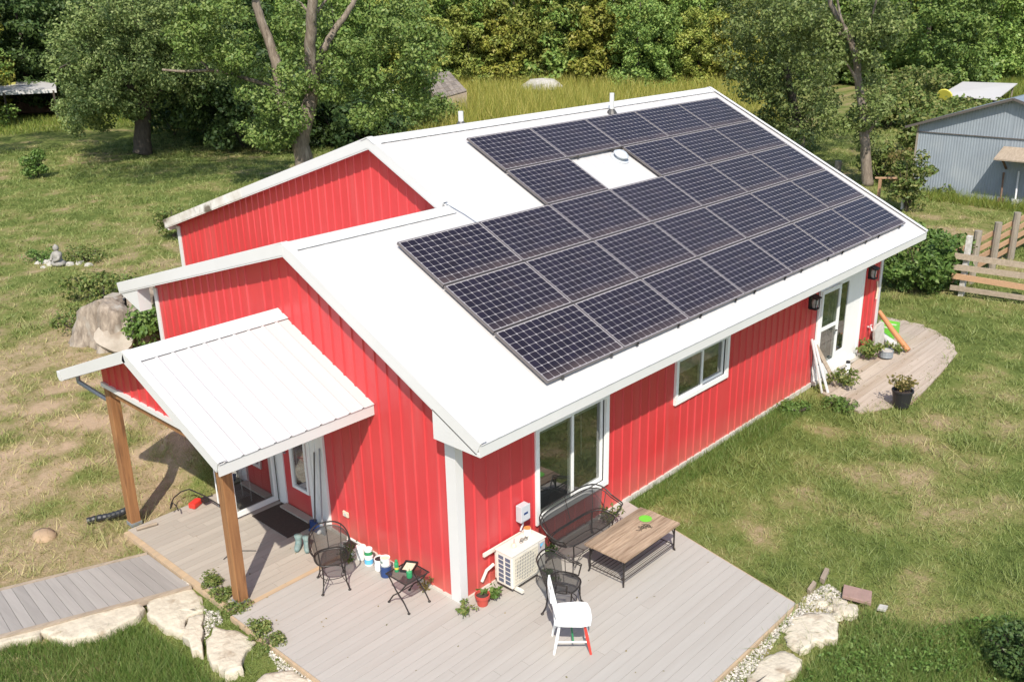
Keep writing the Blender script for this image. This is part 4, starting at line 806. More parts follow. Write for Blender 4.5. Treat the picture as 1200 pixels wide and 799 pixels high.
t = thing('plant_pot', 'black plastic pot of dry plants at the back deck edge', 'pot', (10.08, -1.80, -.02)); MB().lathe([(.15, 0), (.19, .30), (.205, .30), (.205, .33), (.18, .33), (.17, .27)], 20).build('pot_body', 'black', t); MB().lathe([(.175, .27), (.1, .29)], 16).build('soil', 'mat', t)
plant('dry_plant', 'dry straw coloured plant in the black pot', 'plant', (10.08, -1.80, .26), .34, .30, 260, .07, 'lf_dry', stems=16)
plant('weed', 'leafy weed with red tips below the tap', 'weed', (12.05, -.30, -.02), .42, .38, 420, .09, 'lf_weed', stems=16); plant('weed', 'sprawling weed beside the open screen leaf', 'weed', (10.35, -.55, -.02), .34, .42, 420, .08, 'lf_weed', stems=16); plant('weed', 'low weed beside the grey bucket', 'weed', (12.85, -.62, -.02), .25, .28, 140, .08, 'lf_weed'); plant('weed', 'small dry weed in the middle of the back deck', 'weed', (11.0, -1.55, -.02), .22, .26, 120, .08, 'lf_dry')
t = thing('bottle', 'white bottle with black cap beside the screen leaf', 'bottle', (10.98, -.30, -.01)); MB().lathe([(.045, 0), (.05, .02), (.05, .2), (.035, .23)], 12).build('body', 'chairwhite', t); MB().lathe([(.045, .23), (.045, .27)], 12).build('cap', 'black', t)
for k, (xa, lab, mt) in enumerate(((9.80, 'white board leaning left of the glass door', 'white'), (9.92, 'grey weathered board leaning on the screen leaf', 'oldboard'), (9.70, 'narrow white strip leaning on the red wall', 'white'))):
    m = MB(); m.beam((xa + (.30 if k == 1 else .02 * k), -.45 + .1 * (k == 2), -.04), (xa - .02, -.06, (1.0, .85, 1.05)[k]), (.07, .09, .05)[k], .02, up=(0, 1, .3)); tag(m.build('leaning_board', mt), lab, 'board', 'boards leaning by the far door')
# ================================================================== GROUND DETAILS
def gp(u, v, z=-.08): return G(u, v, z)
def inpoly(px, py, poly):
    px = np.asarray(px); py = np.asarray(py); r = np.zeros(px.shape, bool); n = len(poly)
    for i in range(n):
        (xa, ya), (xb, yb) = poly[i], poly[(i + 1) % n]
        k = (ya > py) != (yb > py); r ^= k & (px < (xb - xa) * (py - ya) / (yb - ya + 1e-12) + xa)
    return r
def slab(poly, label, z=-.11, th=.06):
    # weathered limestone slab: irregular outline, uneven top, rounded rim
    P = [gp(u, v, z + th) for u, v in poly]; Q = []
    for i in range(len(P)):
        a, b_ = P[i], P[(i + 1) % len(P)]
        for k in range(4):
            p = a.lerp(b_, k / 4); Q.append(p + V3((random.uniform(-.03, .03), random.uniform(-.03, .03), 0)))
    c = sum(Q, V3((0, 0, 0))) / len(Q); n = len(Q); m = MB(); rings = [(1.02, -th - .08), (1.01, -.018), (.99, -.002), (.86, .004), (.6, .006), (.3, .006)]
    vs = []
    for k, dz in rings:
        for q in Q:
            p = c + (q - c) * k; hz = dz + (float(fbm(p.x * 3.1 + 5, p.y * 3.1)) - .5) * (.035 if k < 1 else .02); vs.append((p.x, p.y, z + th + hz))
    vs.append((c.x, c.y, z + th + .012)); f = [(i * n + j, i * n + (j + 1) % n, (i + 1) * n + (j + 1) % n, (i + 1) * n + j) for i in range(len(rings) - 1) for j in range(n)]
    f += [((len(rings) - 1) * n + j, (len(rings) - 1) * n + (j + 1) % n, len(vs) - 1) for j in range(n)]
    m.add([V3(v) - c for v in vs], f); o = m.build('limestone_slab', 'limestone', smooth=True); o.location = c
    return tag(o, label, 'stone slab', 'cream limestone slabs edging the deck')
z3 = lambda x, y: (x / 5.328, 620 + y / 5.328); z4 = lambda x, y: (160 + x / 5.328, 640 + y / 5.328); z8_ = lambda x, y: (820 + x / 5.75, 660 + y / 5.75)
slabs = [([z3(*q) for q in [(262, 632), (300, 545), (392, 478), (560, 455), (820, 410), (893, 495), (820, 560), (650, 640), (380, 690)]], 'longest limestone slab below the grey board walk'),
         ([z3(*q) for q in [(-160, 600), (0, 550), (180, 518), (265, 590), (240, 660), (60, 700), (-160, 760)]], 'limestone slab at the left edge below the board walk'),
         ([z4(*q) for q in [(55, 365), (120, 315), (340, 255), (420, 340), (405, 402), (320, 430), (300, 540), (190, 500), (80, 430)]], 'limestone slab between the board walk and the near post weeds'),
         ([z4(*q) for q in [(330, 442), (415, 416), (413, 560), (412, 650), (340, 640), (300, 560)]], 'narrow limestone slab beside a dark gap below the near post'),
         ([z4(*q) for q in [(428, 620), (478, 492), (650, 535), (742, 600), (690, 650), (660, 760), (560, 790), (480, 730)]], 'limestone slab below the near post with grass on its right'),
         ([(290, 806), (312, 788), (345, 784), (378, 806), (372, 840), (300, 840)], 'limestone slab cut by the bottom edge left of the deck'),
         ([z8_(*q) for q in [(565, 450), (640, 355), (760, 328), (900, 342), (933, 390), (915, 500), (790, 520), (690, 585), (600, 540)]], 'broad limestone slab beside the right corner of the deck'),
         ([z8_(*q) for q in [(290, 830), (380, 695), (480, 605), (560, 585), (690, 640), (650, 720), (520, 800), (450, 860), (300, 880)]], 'lower limestone slab near the bottom edge right of the deck')]
for poly, lab in slabs: slab(poly, lab)
# pale gravel along the deck edges
def pebbles(polys, n, s):
    C = []
    for poly in polys:
        W_ = [gp(u, v, -.13) for u, v in poly]; P = [(p.x, p.y) for p in W_]; xs = [p[0] for p in P]; ys = [p[1] for p in P]
        k = int(n * (max(xs) - min(xs)) * (max(ys) - min(ys))); x = rng.uniform(min(xs), max(xs), k); y = rng.uniform(min(ys), max(ys), k); q = inpoly(x, y, P); C.append(np.stack([x[q], y[q]], 1))
    C = np.concatenate(C); k = len(C); r = s * rng.uniform(.5, 1.5, k); z = gz(C[:, 0], C[:, 1]) + r * rng.uniform(.1, .9, k)
    base = np.array([(1, 0, 0), (0, 1, 0), (-1, 0, 0), (0, -1, 0), (0, 0, .7), (0, 0, -.7)]); F = np.array([(0, 1, 4), (1, 2, 4), (2, 3, 4), (3, 0, 4), (1, 0, 5), (2, 1, 5), (3, 2, 5), (0, 3, 5)])
    sc = rng.uniform(.7, 1.3, (k, 6, 1)); an = rng.uniform(0, 6.28, k); ca, sa = np.cos(an), np.sin(an); bx = base[None] * sc * r[:, None, None]
    v = np.stack([bx[..., 0] * ca[:, None] - bx[..., 1] * sa[:, None] + C[:, :1], bx[..., 0] * sa[:, None] + bx[..., 1] * ca[:, None] + C[:, 1:], bx[..., 2] + z[:, None]], -1).reshape(-1, 3)
    f = (np.arange(k)[:, None, None] * 6 + F[None]).reshape(-1, 3); me = bpy.data.meshes.new('gravel'); me.from_pydata(v.tolist(), [], f.tolist()); me.materials.append(MT['pebble']); o = bpy.data.objects.new('gravel', me); COL.objects.link(o)
    tag(o, 'pale gravel strip along the deck edge stones', kind='stuff')
pebbles([[z8_(*q) for q in [(30, 840), (240, 640), (560, 390), (640, 330), (700, 250), (860, 160), (1000, 230), (950, 330), (560, 470), (450, 640), (280, 830)]],
         [z4(*q) for q in [(-5, 300), (60, 290), (350, 225), (380, 250), (340, 275), (60, 360)]], [z4(*q) for q in [(430, 420), (520, 430), (540, 500), (470, 520), (420, 590)]], [z3(*q) for q in [(190, 560), (300, 490), (360, 480), (260, 640)]], [z4(*q) for q in [(830, 690), (900, 640), (1250, 1000), (1000, 1000)]]], 2600, .017)
for k in range(9):
    u, v, s = [(963, 706, .10), (975, 712, .07), (985, 708, .12), (990, 716, .16), (970, 697, .08), (958, 700, .07), (980, 722, .09), (998, 712, .10), (948, 722, .08)][k]; p = gp(u, v, -.1); m = MB()
    d = [V3(q) for q in rand_dirs(14)]
    m.lathe([(s * .4, -s * .5), (s * .95, -s * .2), (s * random.uniform(.8, 1), s * .15), (s * .5, s * .38), (s * .1, s * .4)], 9, (0, 0, 0), Matrix.Rotation(random.uniform(-.3, .3), 3, 'X')); m.v = [(a * random.uniform(.85, 1.15), b_ * random.uniform(.85, 1.15), c) for a, b_, c in m.v]
    o = m.build('small_rock', 'limestone', loc=p); o.rotation_euler.z = random.uniform(0, 6); tag(o, 'small cream rock in the rubble right of the deck', 'rock', 'cream rocks in the rubble by the deck corner')
def plankthing(name, px, label, cat, mat, z=-.02, th=.05):
    P = [G(u, v, z) for u, v in px]; c = sum(P, V3((0, 0, 0))) / len(P); m = MB(); m.prism([p - c - V3((0, 0, th)) for p in P], (0, 0, th)); return tag(m.build(name, mat, loc=c, bevel=.006), label, cat)
plankthing('paving_piece', [(987, 697), (989, 684), (1022, 692), (1021, 706)], 'flat pinkish brown paving piece lying in the grass', 'paving piece', 'panelboard')
plankthing('stepping_stone', [(1028, 712), (1031, 707), (1041, 709), (1038, 714)], 'small grey stone lying beyond the pinkish brown paving piece', 'stone', 'stone', -.05, .04)
plankthing('wood_block', [(961, 676), (967, 664), (972, 666), (966, 679)], 'short grey wood stake end at the right deck corner', 'wood', 'oldboard', .02, .08); plankthing('wood_block', [(946, 689), (953, 679), (957, 682), (950, 692)], 'grey wood block between the stake end and the deck corner', 'wood', 'oldboard', .0, .08)
p = gp(52, 629); m = MB(); m.lathe([(.10, -.1), (.17, -.02), (.16, .05), (.09, .09), (.02, .095)], 10); m.v = [(a * random.uniform(.8, 1.2), b_ * random.uniform(1, 1.5), c) for a, b_, c in m.v]; o = m.build('field_rock', 'rock', loc=p, smooth=True); tag(o, 'tan flat rock in the grass above the board walk', 'rock')
p = gp(1138 - 6, 555); 
# seated stone statue with rocks
t = thing('stone_statue', 'small pale stone statue of a seated figure on the left lawn', 'statue', G(69, 311, -.05)); t.scale = (.9, .9, .9); MT['statue'] = M('grey_cast_stone', (.34, .32, .285), (.25, .235, .21), 9, .9, .4, 30)
m = MB(); m.lathe([(.20, 0), (.27, .05), (.28, .10), (.20, .18), (.16, .22), (.17, .32), (.19, .40), (.16, .47), (.07, .50), (.065, .53)], 16); m.v = [(a * .85, b_ * 1.15, c) for a, b_, c in m.v]; m.build('body', 'statue', t, smooth=True)
m = MB(); m.lathe([(.03, .50), (.085, .55), (.10, .61), (.09, .67), (.05, .71), (.03, .735), (.01, .75)], 14); m.build('head', 'statue', t, smooth=True)
for s_ in (-1, 1): m = MB(); m.tube([(-.02, s_ * .22, .40), (-.08, s_ * .27, .28), (-.2, s_ * .12, .19)], [.06, .055, .04], 8); m.build('arm', 'statue', t, smooth=True)
for k in range(14):
    p = G(72 + random.gauss(0, 13), 309 + random.gauss(0, 3.2), -.06); s = random.uniform(.08, .2); m = MB(); m.lathe([(s * .5, -.03), (s, 0), (s * .8, s * .4), (s * .2, s * .6)], 8); m.v = [(a * random.uniform(.8, 1.2), b_ * random.uniform(.8, 1.2), c) for a, b_, c in m.v]
    tag(m.build('pale_rock', 'stone', loc=p), 'pale rock in the heap around the seated statue', 'rock', 'pale rocks around the statue')
# great old stump by the house corner
t = thing('tree_stump', 'huge weathered grey tree stump with a sawn face by the left wall', 'stump', G(152, 393, -.05)); 
m = MB(); n = 60; prof = [(1.08, -.1), (1.0, .1), (.93, .28), (.88, .45), (.82, .6), (.80, .74), (.74, .85), (.6, .9), (.4, .9), (.2, .87), (.05, .86)]; vs = []
for k, (r, z) in enumerate(prof):
    for j in range(n):
        a = 2 * math.pi * j / n; lobe = 1 + .13 * math.sin(3 * a + .5) + .10 * math.sin(5 * a + 1.2) + .22 * (float(fbm(a * 2.2 + 30, z * 1.4 + 9, 4)) - .5) - .11 * max(0, math.sin(13 * a + 2 * math.sin(3 * z))) ** 3; rr = r * lobe if k < 7 else r
        vs.append((rr * math.cos(a) * 1.15, rr * math.sin(a) * .95, z + .16 * math.sin(a * 2 + 1) * (z > .5) + random.uniform(-.03, .03)))
m.add(vs, [(i * n + j, i * n + (j + 1) % n, (i + 1) * n + (j + 1) % n, (i + 1) * n + j) for i in range(len(prof) - 1) for j in range(n)]); m.build('trunk', 'log', t, smooth=True)
R = Matrix.Rotation(.75, 3, 'Y') ; R2 = Matrix.Rotation(math.radians(230), 3, 'Z'); m = MB(); fs = []
for j in range(22):
    a = 2 * math.pi * j / 22; r = .55 * (1 + .12 * math.sin(3 * a)); fs.append(V3((r * math.cos(a), r * math.sin(a), 0)))
m.prism([R2 @ (R @ p * .82) + V3((-.60, -.70, .30)) for p in fs], R2 @ (R @ V3((0, 0, .10)))); m.build('sawn_face', 'logface', t)
for k in range(5):
    a = random.uniform(0, 6.28); m = MB(); m.tube([(.5 * math.cos(a), .4 * math.sin(a), .75), (.62 * math.cos(a + .3), .55 * math.sin(a + .3), .5), (1.15 * math.cos(a + .2), 1.0 * math.sin(a + .2), .02)], [.2, .26, .17], 9); m.build('root', 'log', t, smooth=True)
m = MB(); m.box((-.15, .2, .98), (.36, .3, .12), Matrix.Rotation(.5, 3, 'Z')); m.build('chunk', 'logface', t, bevel=.03)

# ================================================================== TREES AND SHRUBS
def limb(m, pts, r0, r1, n=8, wob=.0, seg=5):
    P = [V3(p) for p in pts]; out = []
    for i in range(len(P) - 1):
        a = P[max(i - 1, 0)]; b_ = P[i]; c = P[i + 1]; d = P[min(i + 2, len(P) - 1)]
        for k in range(seg):
            s = k / seg; out.append(.5 * ((2 * b_) + (c - a) * s + (2 * a - 5 * b_ + 4 * c - d) * s * s + (-a + 3 * b_ - 3 * c + d) * s ** 3) + V3((random.uniform(-wob, wob), random.uniform(-wob, wob), 0)))
    out.append(P[-1]); k = len(out); m.tube(out, [r0 + (r1 - r0) * (i / (k - 1)) ** .8 for i in range(k)], n); return out
def crown(t, clumps, per, size, mat, up=.45, name='crown'):
    o = npmesh(name, mat, clump_leaves(clumps, per, size, up) - np.array(t.location), 4, t); return o
def rel(o_mb, t, name, mat, smooth=True):
    o_mb.v = [(a - t.location.x, b_ - t.location.y, c - t.location.z) for a, b_, c in o_mb.v]; return o_mb.build(name, mat, t, smooth=smooth)
def pxclumps(lst, D, depth, cr, per_area=1.0):
    # lst: (u, v, ru, rv) regions of foliage seen in the photo, each filled with clumps that spread +-depth in distance
    out = []
    for (u, v, ru, rv) in lst:
        n = max(3, int(per_area * ru * rv / 70)); k = D / FPX
        for i in range(n):
            a = random.uniform(0, 6.28); q = random.uniform(0, 1) ** .5; p = AT(u + ru * q * math.cos(a), v + rv * q * math.sin(a), D + random.uniform(-depth, depth) * math.sqrt(max(.05, 1 - q * q)))
            r = cr * random.uniform(.6, 1.35)
            if p.z > .3: out.append((np.array(p), (r, r, r * .75)))
    return out
# left lawn tree
B = G(167, 181, -.05); D = HD(B); t = thing('broad_tree', 'broad blue green tree with dark trunk standing on the left lawn', 'tree', B)
m = MB(); limb(m, [B, AT(167, 150, D), AT(170, 118, D), AT(166, 80, D), AT(160, 30, D), B + V3((0, 0, 11))], .52, .12, 12, .03); tk = rel(m, t, 'trunk', 'darkbark')
for px in ([(169, 120), (140, 90), (100, 70), (70, 80)], [(168, 100), (200, 60), (230, 40)], [(167, 90), (130, 40), (100, 0)], [(167, 130), (190, 105), (215, 100)]):
    m = MB(); limb(m, [AT(u, v, D + random.uniform(-1, 1) * i) for i, (u, v) in enumerate(px)], .2, .04, 7); rel(m, t, 'limb', 'darkbark')
cl = pxclumps([(165, 55, 95, 60), (105, 100, 45, 38), (100, 135, 26, 26), (150, 110, 50, 25), (205, 95, 40, 30), (95, 55, 40, 40), (240, 60, 40, 50), (175, 20, 90, 40)], D, 4.5, .62, 2.0) + fill_ellipsoid(B + V3((2, 2.5, 11)), (6, 6, 3.2), 60, 1.1) + fill_ellipsoid(B + V3((-8.2, 3.0, 11)), (5, 5, 1.7), 90, 1.0)  # last ellipsoid: unseen high foliage added to shade the left lawn
m = MB(); limb(m, [B + V3((0, 0, 7.5)), B + V3((-3.5, 1.2, 9.6)), B + V3((-8, 3, 11))], .2, .06, 7); rel(m, t, 'limb', 'darkbark')  # unseen limb added to carry the shading foliage
crown(t, cl, 150, .17, 'lf_left')
# big forked tree behind the upper gable
B = G(357, 224, -.05); D = HD(B); t = thing('forked_tree', 'tall forked grey barked tree behind the upper red gable', 'tree', B)
m = MB(); limb(m, [B, AT(356, 190, D), AT(353, 163, D), AT(361, 130, D), AT(366, 105, D), AT(363, 60, D - .5), AT(366, 15, D - 1), AT(364, -60, D - 1.5), AT(366, -130, D - 2)], .44, .14, 14, .03); rel(m, t, 'trunk', 'bark')
for px, r in (([(352, 170), (338, 140), (329, 112), (325, 80), (316, 50), (303, 15), (292, -30), (280, -90)], .30), ([(328, 113), (312, 100), (290, 93), (268, 86), (245, 83), (215, 84), (190, 82)], .10), ([(378, 60), (392, 36), (408, 14), (420, -10), (440, -60)], .17), ([(366, 105), (378, 62), (384, 50)], .2), ([(366, 25), (375, 10), (386, -5)], .09), ([(245, 83), (235, 72), (218, 70)], .05), ([(366, 20), (352, 4), (336, -3)], .06)):
    m = MB(); dd = random.uniform(-.4, .4); limb(m, [AT(u, v, D + dd * i) for i, (u, v) in enumerate(px)], r, r * .45, 10, .02); rel(m, t, 'limb', 'bark')
cl = pxclumps([(395, 95, 42, 20), (425, 85, 26, 16), (455, 112, 22, 24), (484, 100, 18, 40), (470, 25, 34, 30), (440, 45, 14, 26), (345, 125, 14, 36), (312, 140, 24, 32), (298, 98, 26, 16), (272, 60, 30, 28), (255, 20, 40, 25), (345, 35, 16, 30), (345, 85, 14, 25), (400, 60, 25, 25), (378, 30, 12, 14), (330, 165, 14, 14), (225, 45, 25, 25), (495, 60, 20, 50), (430, 135, 20, 14)], D, 3.2, .46, 2.1) + fill_ellipsoid(B + V3((2, 2, 14)), (7, 7, 4), 80, 1.1) + fill_ellipsoid(B + V3((-6.6, 5.4, 11.2)), (5.6, 5.6, 2.0), 150, 1.0)  # last ellipsoid: out-of-view foliage added to cast shade on the lawn
m = MB(); limb(m, [AT(292, -30, D), B + V3((-4.4, 3.6, 10.4)), B + V3((-8, 6, 11.4))], .16, .05, 7); rel(m, t, 'limb', 'bark')  # added limb, out of view, holding up the shade-casting foliage
cl2 = [c for c in cl]
crown(t, cl2, 130, .155, 'lf_big')
# slim tree on the right, and the dark one behind its left
B = G(1017, 217, -.05); D = HD(B); t = thing('slim_tree', 'slim leaning tree with pale trunk between the roof and the barn', 'tree', B)
m = MB(); limb(m, [B, AT(1015, 190, D), AT(1013, 160, D), AT(1012, 130, D), AT(1007, 105, D), AT(1003, 70, D), AT(996, 45, D), AT(984, 25, D), AT(972, 0, D), AT(965, -40, D)], .24, .08, 12, .02); rel(m, t, 'trunk', 'bark')
for px in ([(1006, 100), (998, 84), (990, 72)], [(990, 40), (975, 38), (962, 30)], [(1004, 78), (1015, 50), (1022, 20), (1030, -10)], [(1014, 160), (1025, 145), (1035, 130)], [(998, 55), (985, 20), (980, -10)]):
    m = MB(); limb(m, [AT(u, v, D - .2 * i) for i, (u, v) in enumerate(px)], .09, .03, 7); rel(m, t, 'limb', 'bark')
cl = pxclumps([(985, 20, 70, 26), (960, 60, 45, 28), (1028, 60, 26, 30), (980, 140, 30, 18), (1015, 145, 18, 24), (1035, 110, 12, 28), (1018, 100, 10, 14), (930, 30, 40, 30), (1000, 55, 22, 18), (1042, 25, 24, 26), (1022, 175, 10, 12)], D, 2.4, .42, 1.25) + fill_ellipsoid(B + V3((-1, 0, 12)), (5.5, 5.5, 3.5), 60, .8)
crown(t, cl, 120, .15, 'lf_right')
B = G(938, 186, -.05); D = HD(B) + 2; t = thing('dense_tree', 'dense dark olive tree just behind the far roof corner', 'tree', B)
m = MB(); limb(m, [B, AT(936, 150, D), AT(925, 100, D), AT(915, 40, D), AT(912, -40, D)], .3, .12, 10, .03); rel(m, t, 'trunk', 'darkbark')
cl = pxclumps([(905, 60, 60, 55), (930, 115, 45, 35), (880, 100, 30, 22), (925, 155, 30, 20), (900, 15, 60, 30), (950, 165, 20, 16), (960, 90, 22, 40)], D, 3.5, .62, 1.3) + fill_ellipsoid(B + V3((0, 0, 11.5)), (6, 6, 3.5), 60, .9)
crown(t, cl, 130, .18, 'lf_right')
# forest at the back: six tree models, many copies
def tree_model(k, mat, H=13, R=4.3, low=.4, nl=95, per=125, leaf=.36, label='', bark='darkbark', grp=None):
    t = thing('forest_tree', label, 'tree', (0, 0, 0), 0, grp); m = MB(); limb(m, [(0, 0, -.1), (.15, .1, H * .25), (-.1, .2, H * .5), (.2, 0, H * .9)], .26, .05, 8, .05); m.build('trunk', bark, t, smooth=True)
    cl = fill_ellipsoid((0, 0, H * .56), (R, R, H * .46), nl, R * .23, .3)
    for i in range(int(nl * low)):
        a = random.uniform(0, 6.28); q = R * random.uniform(.35, 1.05); cl.append((np.array((q * math.cos(a), q * math.sin(a), random.uniform(.5, 2.6))), (.95, .95, .75)))
    crown(t, cl, per, leaf, mat); return t
LB = {'lf_olive': 'olive yellow tree in the far wood behind the meadow', 'lf_forest': 'mid green tree in the far wood', 'lf_dark': 'dark green tree in the far wood', 'lf_yellow': 'small yellowing tree at the edge of the far wood'}
models = []
for k, (mt, H, R) in enumerate((('lf_olive', 13, 4.6), ('lf_olive', 11, 4.0), ('lf_forest', 14, 4.8), ('lf_forest', 12, 4.2), ('lf_dark', 13, 4.5), ('lf_yellow', 7.5, 2.6))):
    models.append([tree_model(k, mt, H, R, label=LB[mt] , grp={'lf_olive': 'olive trees of the far wood', 'lf_forest': 'green trees of the far wood', 'lf_dark': 'dark trees of the far wood', 'lf_yellow': 'yellowing trees at the wood edge'}[mt]), False])
def put(k, x, y, s=1, rz=None):
    o, used = models[k]
    if used: o = copy_tree(o)
    models[k][1] = True; o.location = (x, y, -.05); o.rotation_euler = (0, 0, random.uniform(0, 6.28) if rz is None else rz); o.scale = (s * random.uniform(.9, 1.1), s * random.uniform(.9, 1.1), s * random.uniform(.9, 1.12)); return o
def polar(u, d):
    q = AT(u, 399, 10); v = V3((q.x - CAM[0], q.y - CAM[1], 0)).normalized(); return CAM[0] + v.x * d, CAM[1] + v.y * d
for row, (d0, step) in enumerate(((90, 62), (99, 66), (110, 74))):
    u = -180 + 25 * row
    while u < 1400:
        d = d0 + random.uniform(-3, 3)
        if u < 300: d += 4
        if u > 1050: d += 6
        w_ = [3, 2, 1.4, 1.2, .8, .0] if 480 < u < 900 else [.5, .4, 2.4, 2, 1.6, 0]
        if u > 1040: w_ = [.8, .8, 2.5, 2, .8, 0]
        k = random.choices(range(6), w_)[0]; x, y = polar(u, d); put(k, x, y, random.uniform(.9, 1.15)); u += step * random.uniform(.75, 1.25)
for u, d, k, s in ((700, 86, 5, 1), (590, 87, 5, .9), (760, 84, 3, .55), (740, 82, 3, .6), (845, 83, 5, .9), (805, 84, 1, .6), (560, 86, 1, .7), (655, 88, 0, .7), (20, 82, 5, 1.1), (5, 74, 2, .75), (-40, 80, 2, .9), (40, 92, 4, .9), (90, 84, 4, .9), (140, 88, 4, 1), (200, 80, 4, .9), (240, 72, 4, .8), (290, 66, 4, .75), (330, 70, 2, .7), (1075, 80, 3, .7), (1115, 92, 2, .8), (1235, 72, 3, .55), (1255, 66, 3, .6), (880, 88, 0, .8), (500, 82, 1, .8), (460, 84, 3, .8), (420, 78, 3, .8)):
    x, y = polar(u, d); put(k, x, y, s)
# shrubs
def shrub_model(name, label, mat, loc, r, h, n=26, per=110, leaf=.11, cr=.3, group=None):
    t = thing(name, label, 'shrub', loc, 0, group); m = MB()
    for k in range(6):
        a = k * 1.05; m.tube([(0, 0, -.05), (r * .4 * math.cos(a), r * .4 * math.sin(a), h * .5), (r * .7 * math.cos(a), r * .7 * math.sin(a), h * .8)], [.03, .02, .008], 5)
    m.build('stems', 'darkbark', t); c = V3(loc); cl = [(np.array(p) , q) for p, q in fill_ellipsoid((c.x, c.y, c.z + h * .5), (r, r, h * .5), n, cr, .35, -9) if p[2] > c.z + min(.1, h * .2)]
    o = npmesh('foliage', mat, clump_leaves(cl, per, leaf) - np.array(c), 4, t); return t
def sh(u, v, *a, **k): return shrub_model('shrub', a[0], a[1], tuple(G(u, v, -.06)), *a[2:], **k)
sh(1075, 335, 'rounded bright green shrub beyond the far house corner', 'lf_shrub', 1.25, 1.5, n=46, per=150, leaf=.13); sh(1105, 333, 'bright green shrub growing against the rail fence end', 'lf_shrub', .7, 1.0, n=24, leaf=.12)
sh(1062, 248, 'upright thin leaved bush behind the far roof corner', 'lf_weed', .7, 2.2, n=26, leaf=.14); sh(1058, 222, 'dry brown bush by the barn corner', 'lf_dry', .6, 1.8, n=18, leaf=.14); sh(1085, 224, 'low weeds at the foot of the barn wall', 'lf_weed', .8, .5, n=12, leaf=.13)
sh(1030, 212, 'green bush beside the slim tree trunk', 'lf_weed', .8, 1.6, n=24, leaf=.14); sh(1110, 228, 'small green weed clump along the barn wall', 'lf_weed', .6, .5, n=10, leaf=.13)
sh(185, 400, 'green sapling leaves growing out beside the old stump', 'lf_shrub', .6, 1.1, n=22, leaf=.12); sh(122, 355, 'straggly olive bush behind the old stump', 'lf_weed', 1.1, .8, n=26, leaf=.10); sh(92, 385, 'low green weeds left of the old stump', 'lf_weed', .8, .35, n=14, leaf=.09)
sh(44, 208, 'small young sapling alone on the left lawn', 'lf_shrub', .5, 1.3, n=12, leaf=.15); sh(50, 306, 'green tuft beside the seated statue', 'lf_shrub', .4, .3, n=9, leaf=.08); sh(100, 306, 'green weeds right of the statue rocks', 'lf_weed', .6, .35, n=12, leaf=.08)
sh(205, 280, 'shrub below the far gutter of the upper gable', 'lf_weed', .5, 1.2, n=16, leaf=.1)
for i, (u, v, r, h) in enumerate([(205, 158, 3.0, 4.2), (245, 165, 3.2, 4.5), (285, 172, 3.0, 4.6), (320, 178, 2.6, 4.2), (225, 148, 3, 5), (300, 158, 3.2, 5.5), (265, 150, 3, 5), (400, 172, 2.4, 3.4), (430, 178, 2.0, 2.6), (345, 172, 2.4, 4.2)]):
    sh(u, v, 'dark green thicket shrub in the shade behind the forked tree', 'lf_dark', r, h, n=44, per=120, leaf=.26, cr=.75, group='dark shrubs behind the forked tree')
for i, (u, v, r, h) in enumerate([(455, 168, 1.6, 2.4), (485, 160, 1.7, 2.8), (510, 150, 1.4, 1.8), (470, 150, 1.6, 3.0)]):
    sh(u, v, 'mid green shrub between the forked tree and the meadow', 'lf_big', r, h, n=34, per=110, leaf=.2, cr=.5, group='shrubs at the near edge of the meadow')
for i, (u, v, r, h) in enumerate([(1065, 150, 2.0, 2.2), (1098, 142, 1.6, 1.1), (1135, 137, 1.6, .9), (1085, 178, 1.5, 2.0), (1040, 150, 1.8, 2.2), (1165, 135, 1.6, .8), (1120, 152, 1.4, 1.0), (1075, 125, 2.4, 2.6), (1045, 120, 2.4, 2.6)]):
    sh(u, v, 'yellow green scrub bush in the overgrown field behind the barn', 'lf_weed', r, h, n=30, per=100, leaf=.24, cr=.6, group='scrub bushes behind the barn')
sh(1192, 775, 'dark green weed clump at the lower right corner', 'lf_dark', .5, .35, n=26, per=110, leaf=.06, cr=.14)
for (u, v, r, h, lab) in ((262, 702, .15, .20, 'green weeds growing at the foot of the near post'), (277, 716, .17, .12, 'low leafy weeds on the deck edge below the near post'), (247, 690, .12, .22, 'straggly weeds beside the end of the board walk'), (306, 742, .16, .14, 'grassy weeds along the left deck edge'), (320, 756, .12, .12, 'small grassy weeds near the lowest slab by the left deck edge'), (935, 482, .3, .14, 'green weeds along the wall near the far door'), (985, 478, .3, .14, 'leafy weeds at the near edge of the back deck')):
    sh(u, v, lab, 'lf_shrub' if u > 800 else 'lf_weed', r, h, n=18, per=80, leaf=.035 if u < 800 else .06, cr=.08 if u < 800 else .13)

# ================================================================== GRASS
DECKS = [[(-2.23, -3.36), (2.95, -3.36), (3.44, -1.08), (3.64, .05), (13, .05), (13, 12.3), (3, 12.3), (3, 7.45), (0, 7.45), (0, 5.15), (-2.2, 5.15)], [(-2.2, 3.08), (-2.2, 4.36), (-6.6, 6.05), (-6.95, 4.9)], [(12.3 + (a - 12.3) * .93, -.6 + (b - -.6) * .86) for a, b in bd]]
SL = [[(gp(u, v).x, gp(u, v).y) for u, v in poly] for poly, _ in slabs]
def free(x, y, stones=True):
    k = np.ones(len(x), bool)
    for P in DECKS + (SL if stones else []): k &= ~inpoly(x, y, P)
    return k
a0, a1 = math.radians(5), math.radians(82)
def polar_pts(n, r0, r1, b0=a0, b1=a1, power=None):
    th = rng.uniform(b0, b1, n); r = np.exp(rng.uniform(math.log(r0), math.log(r1), n)); return CAM[0] + r * np.cos(th), CAM[1] + r * np.sin(th), r
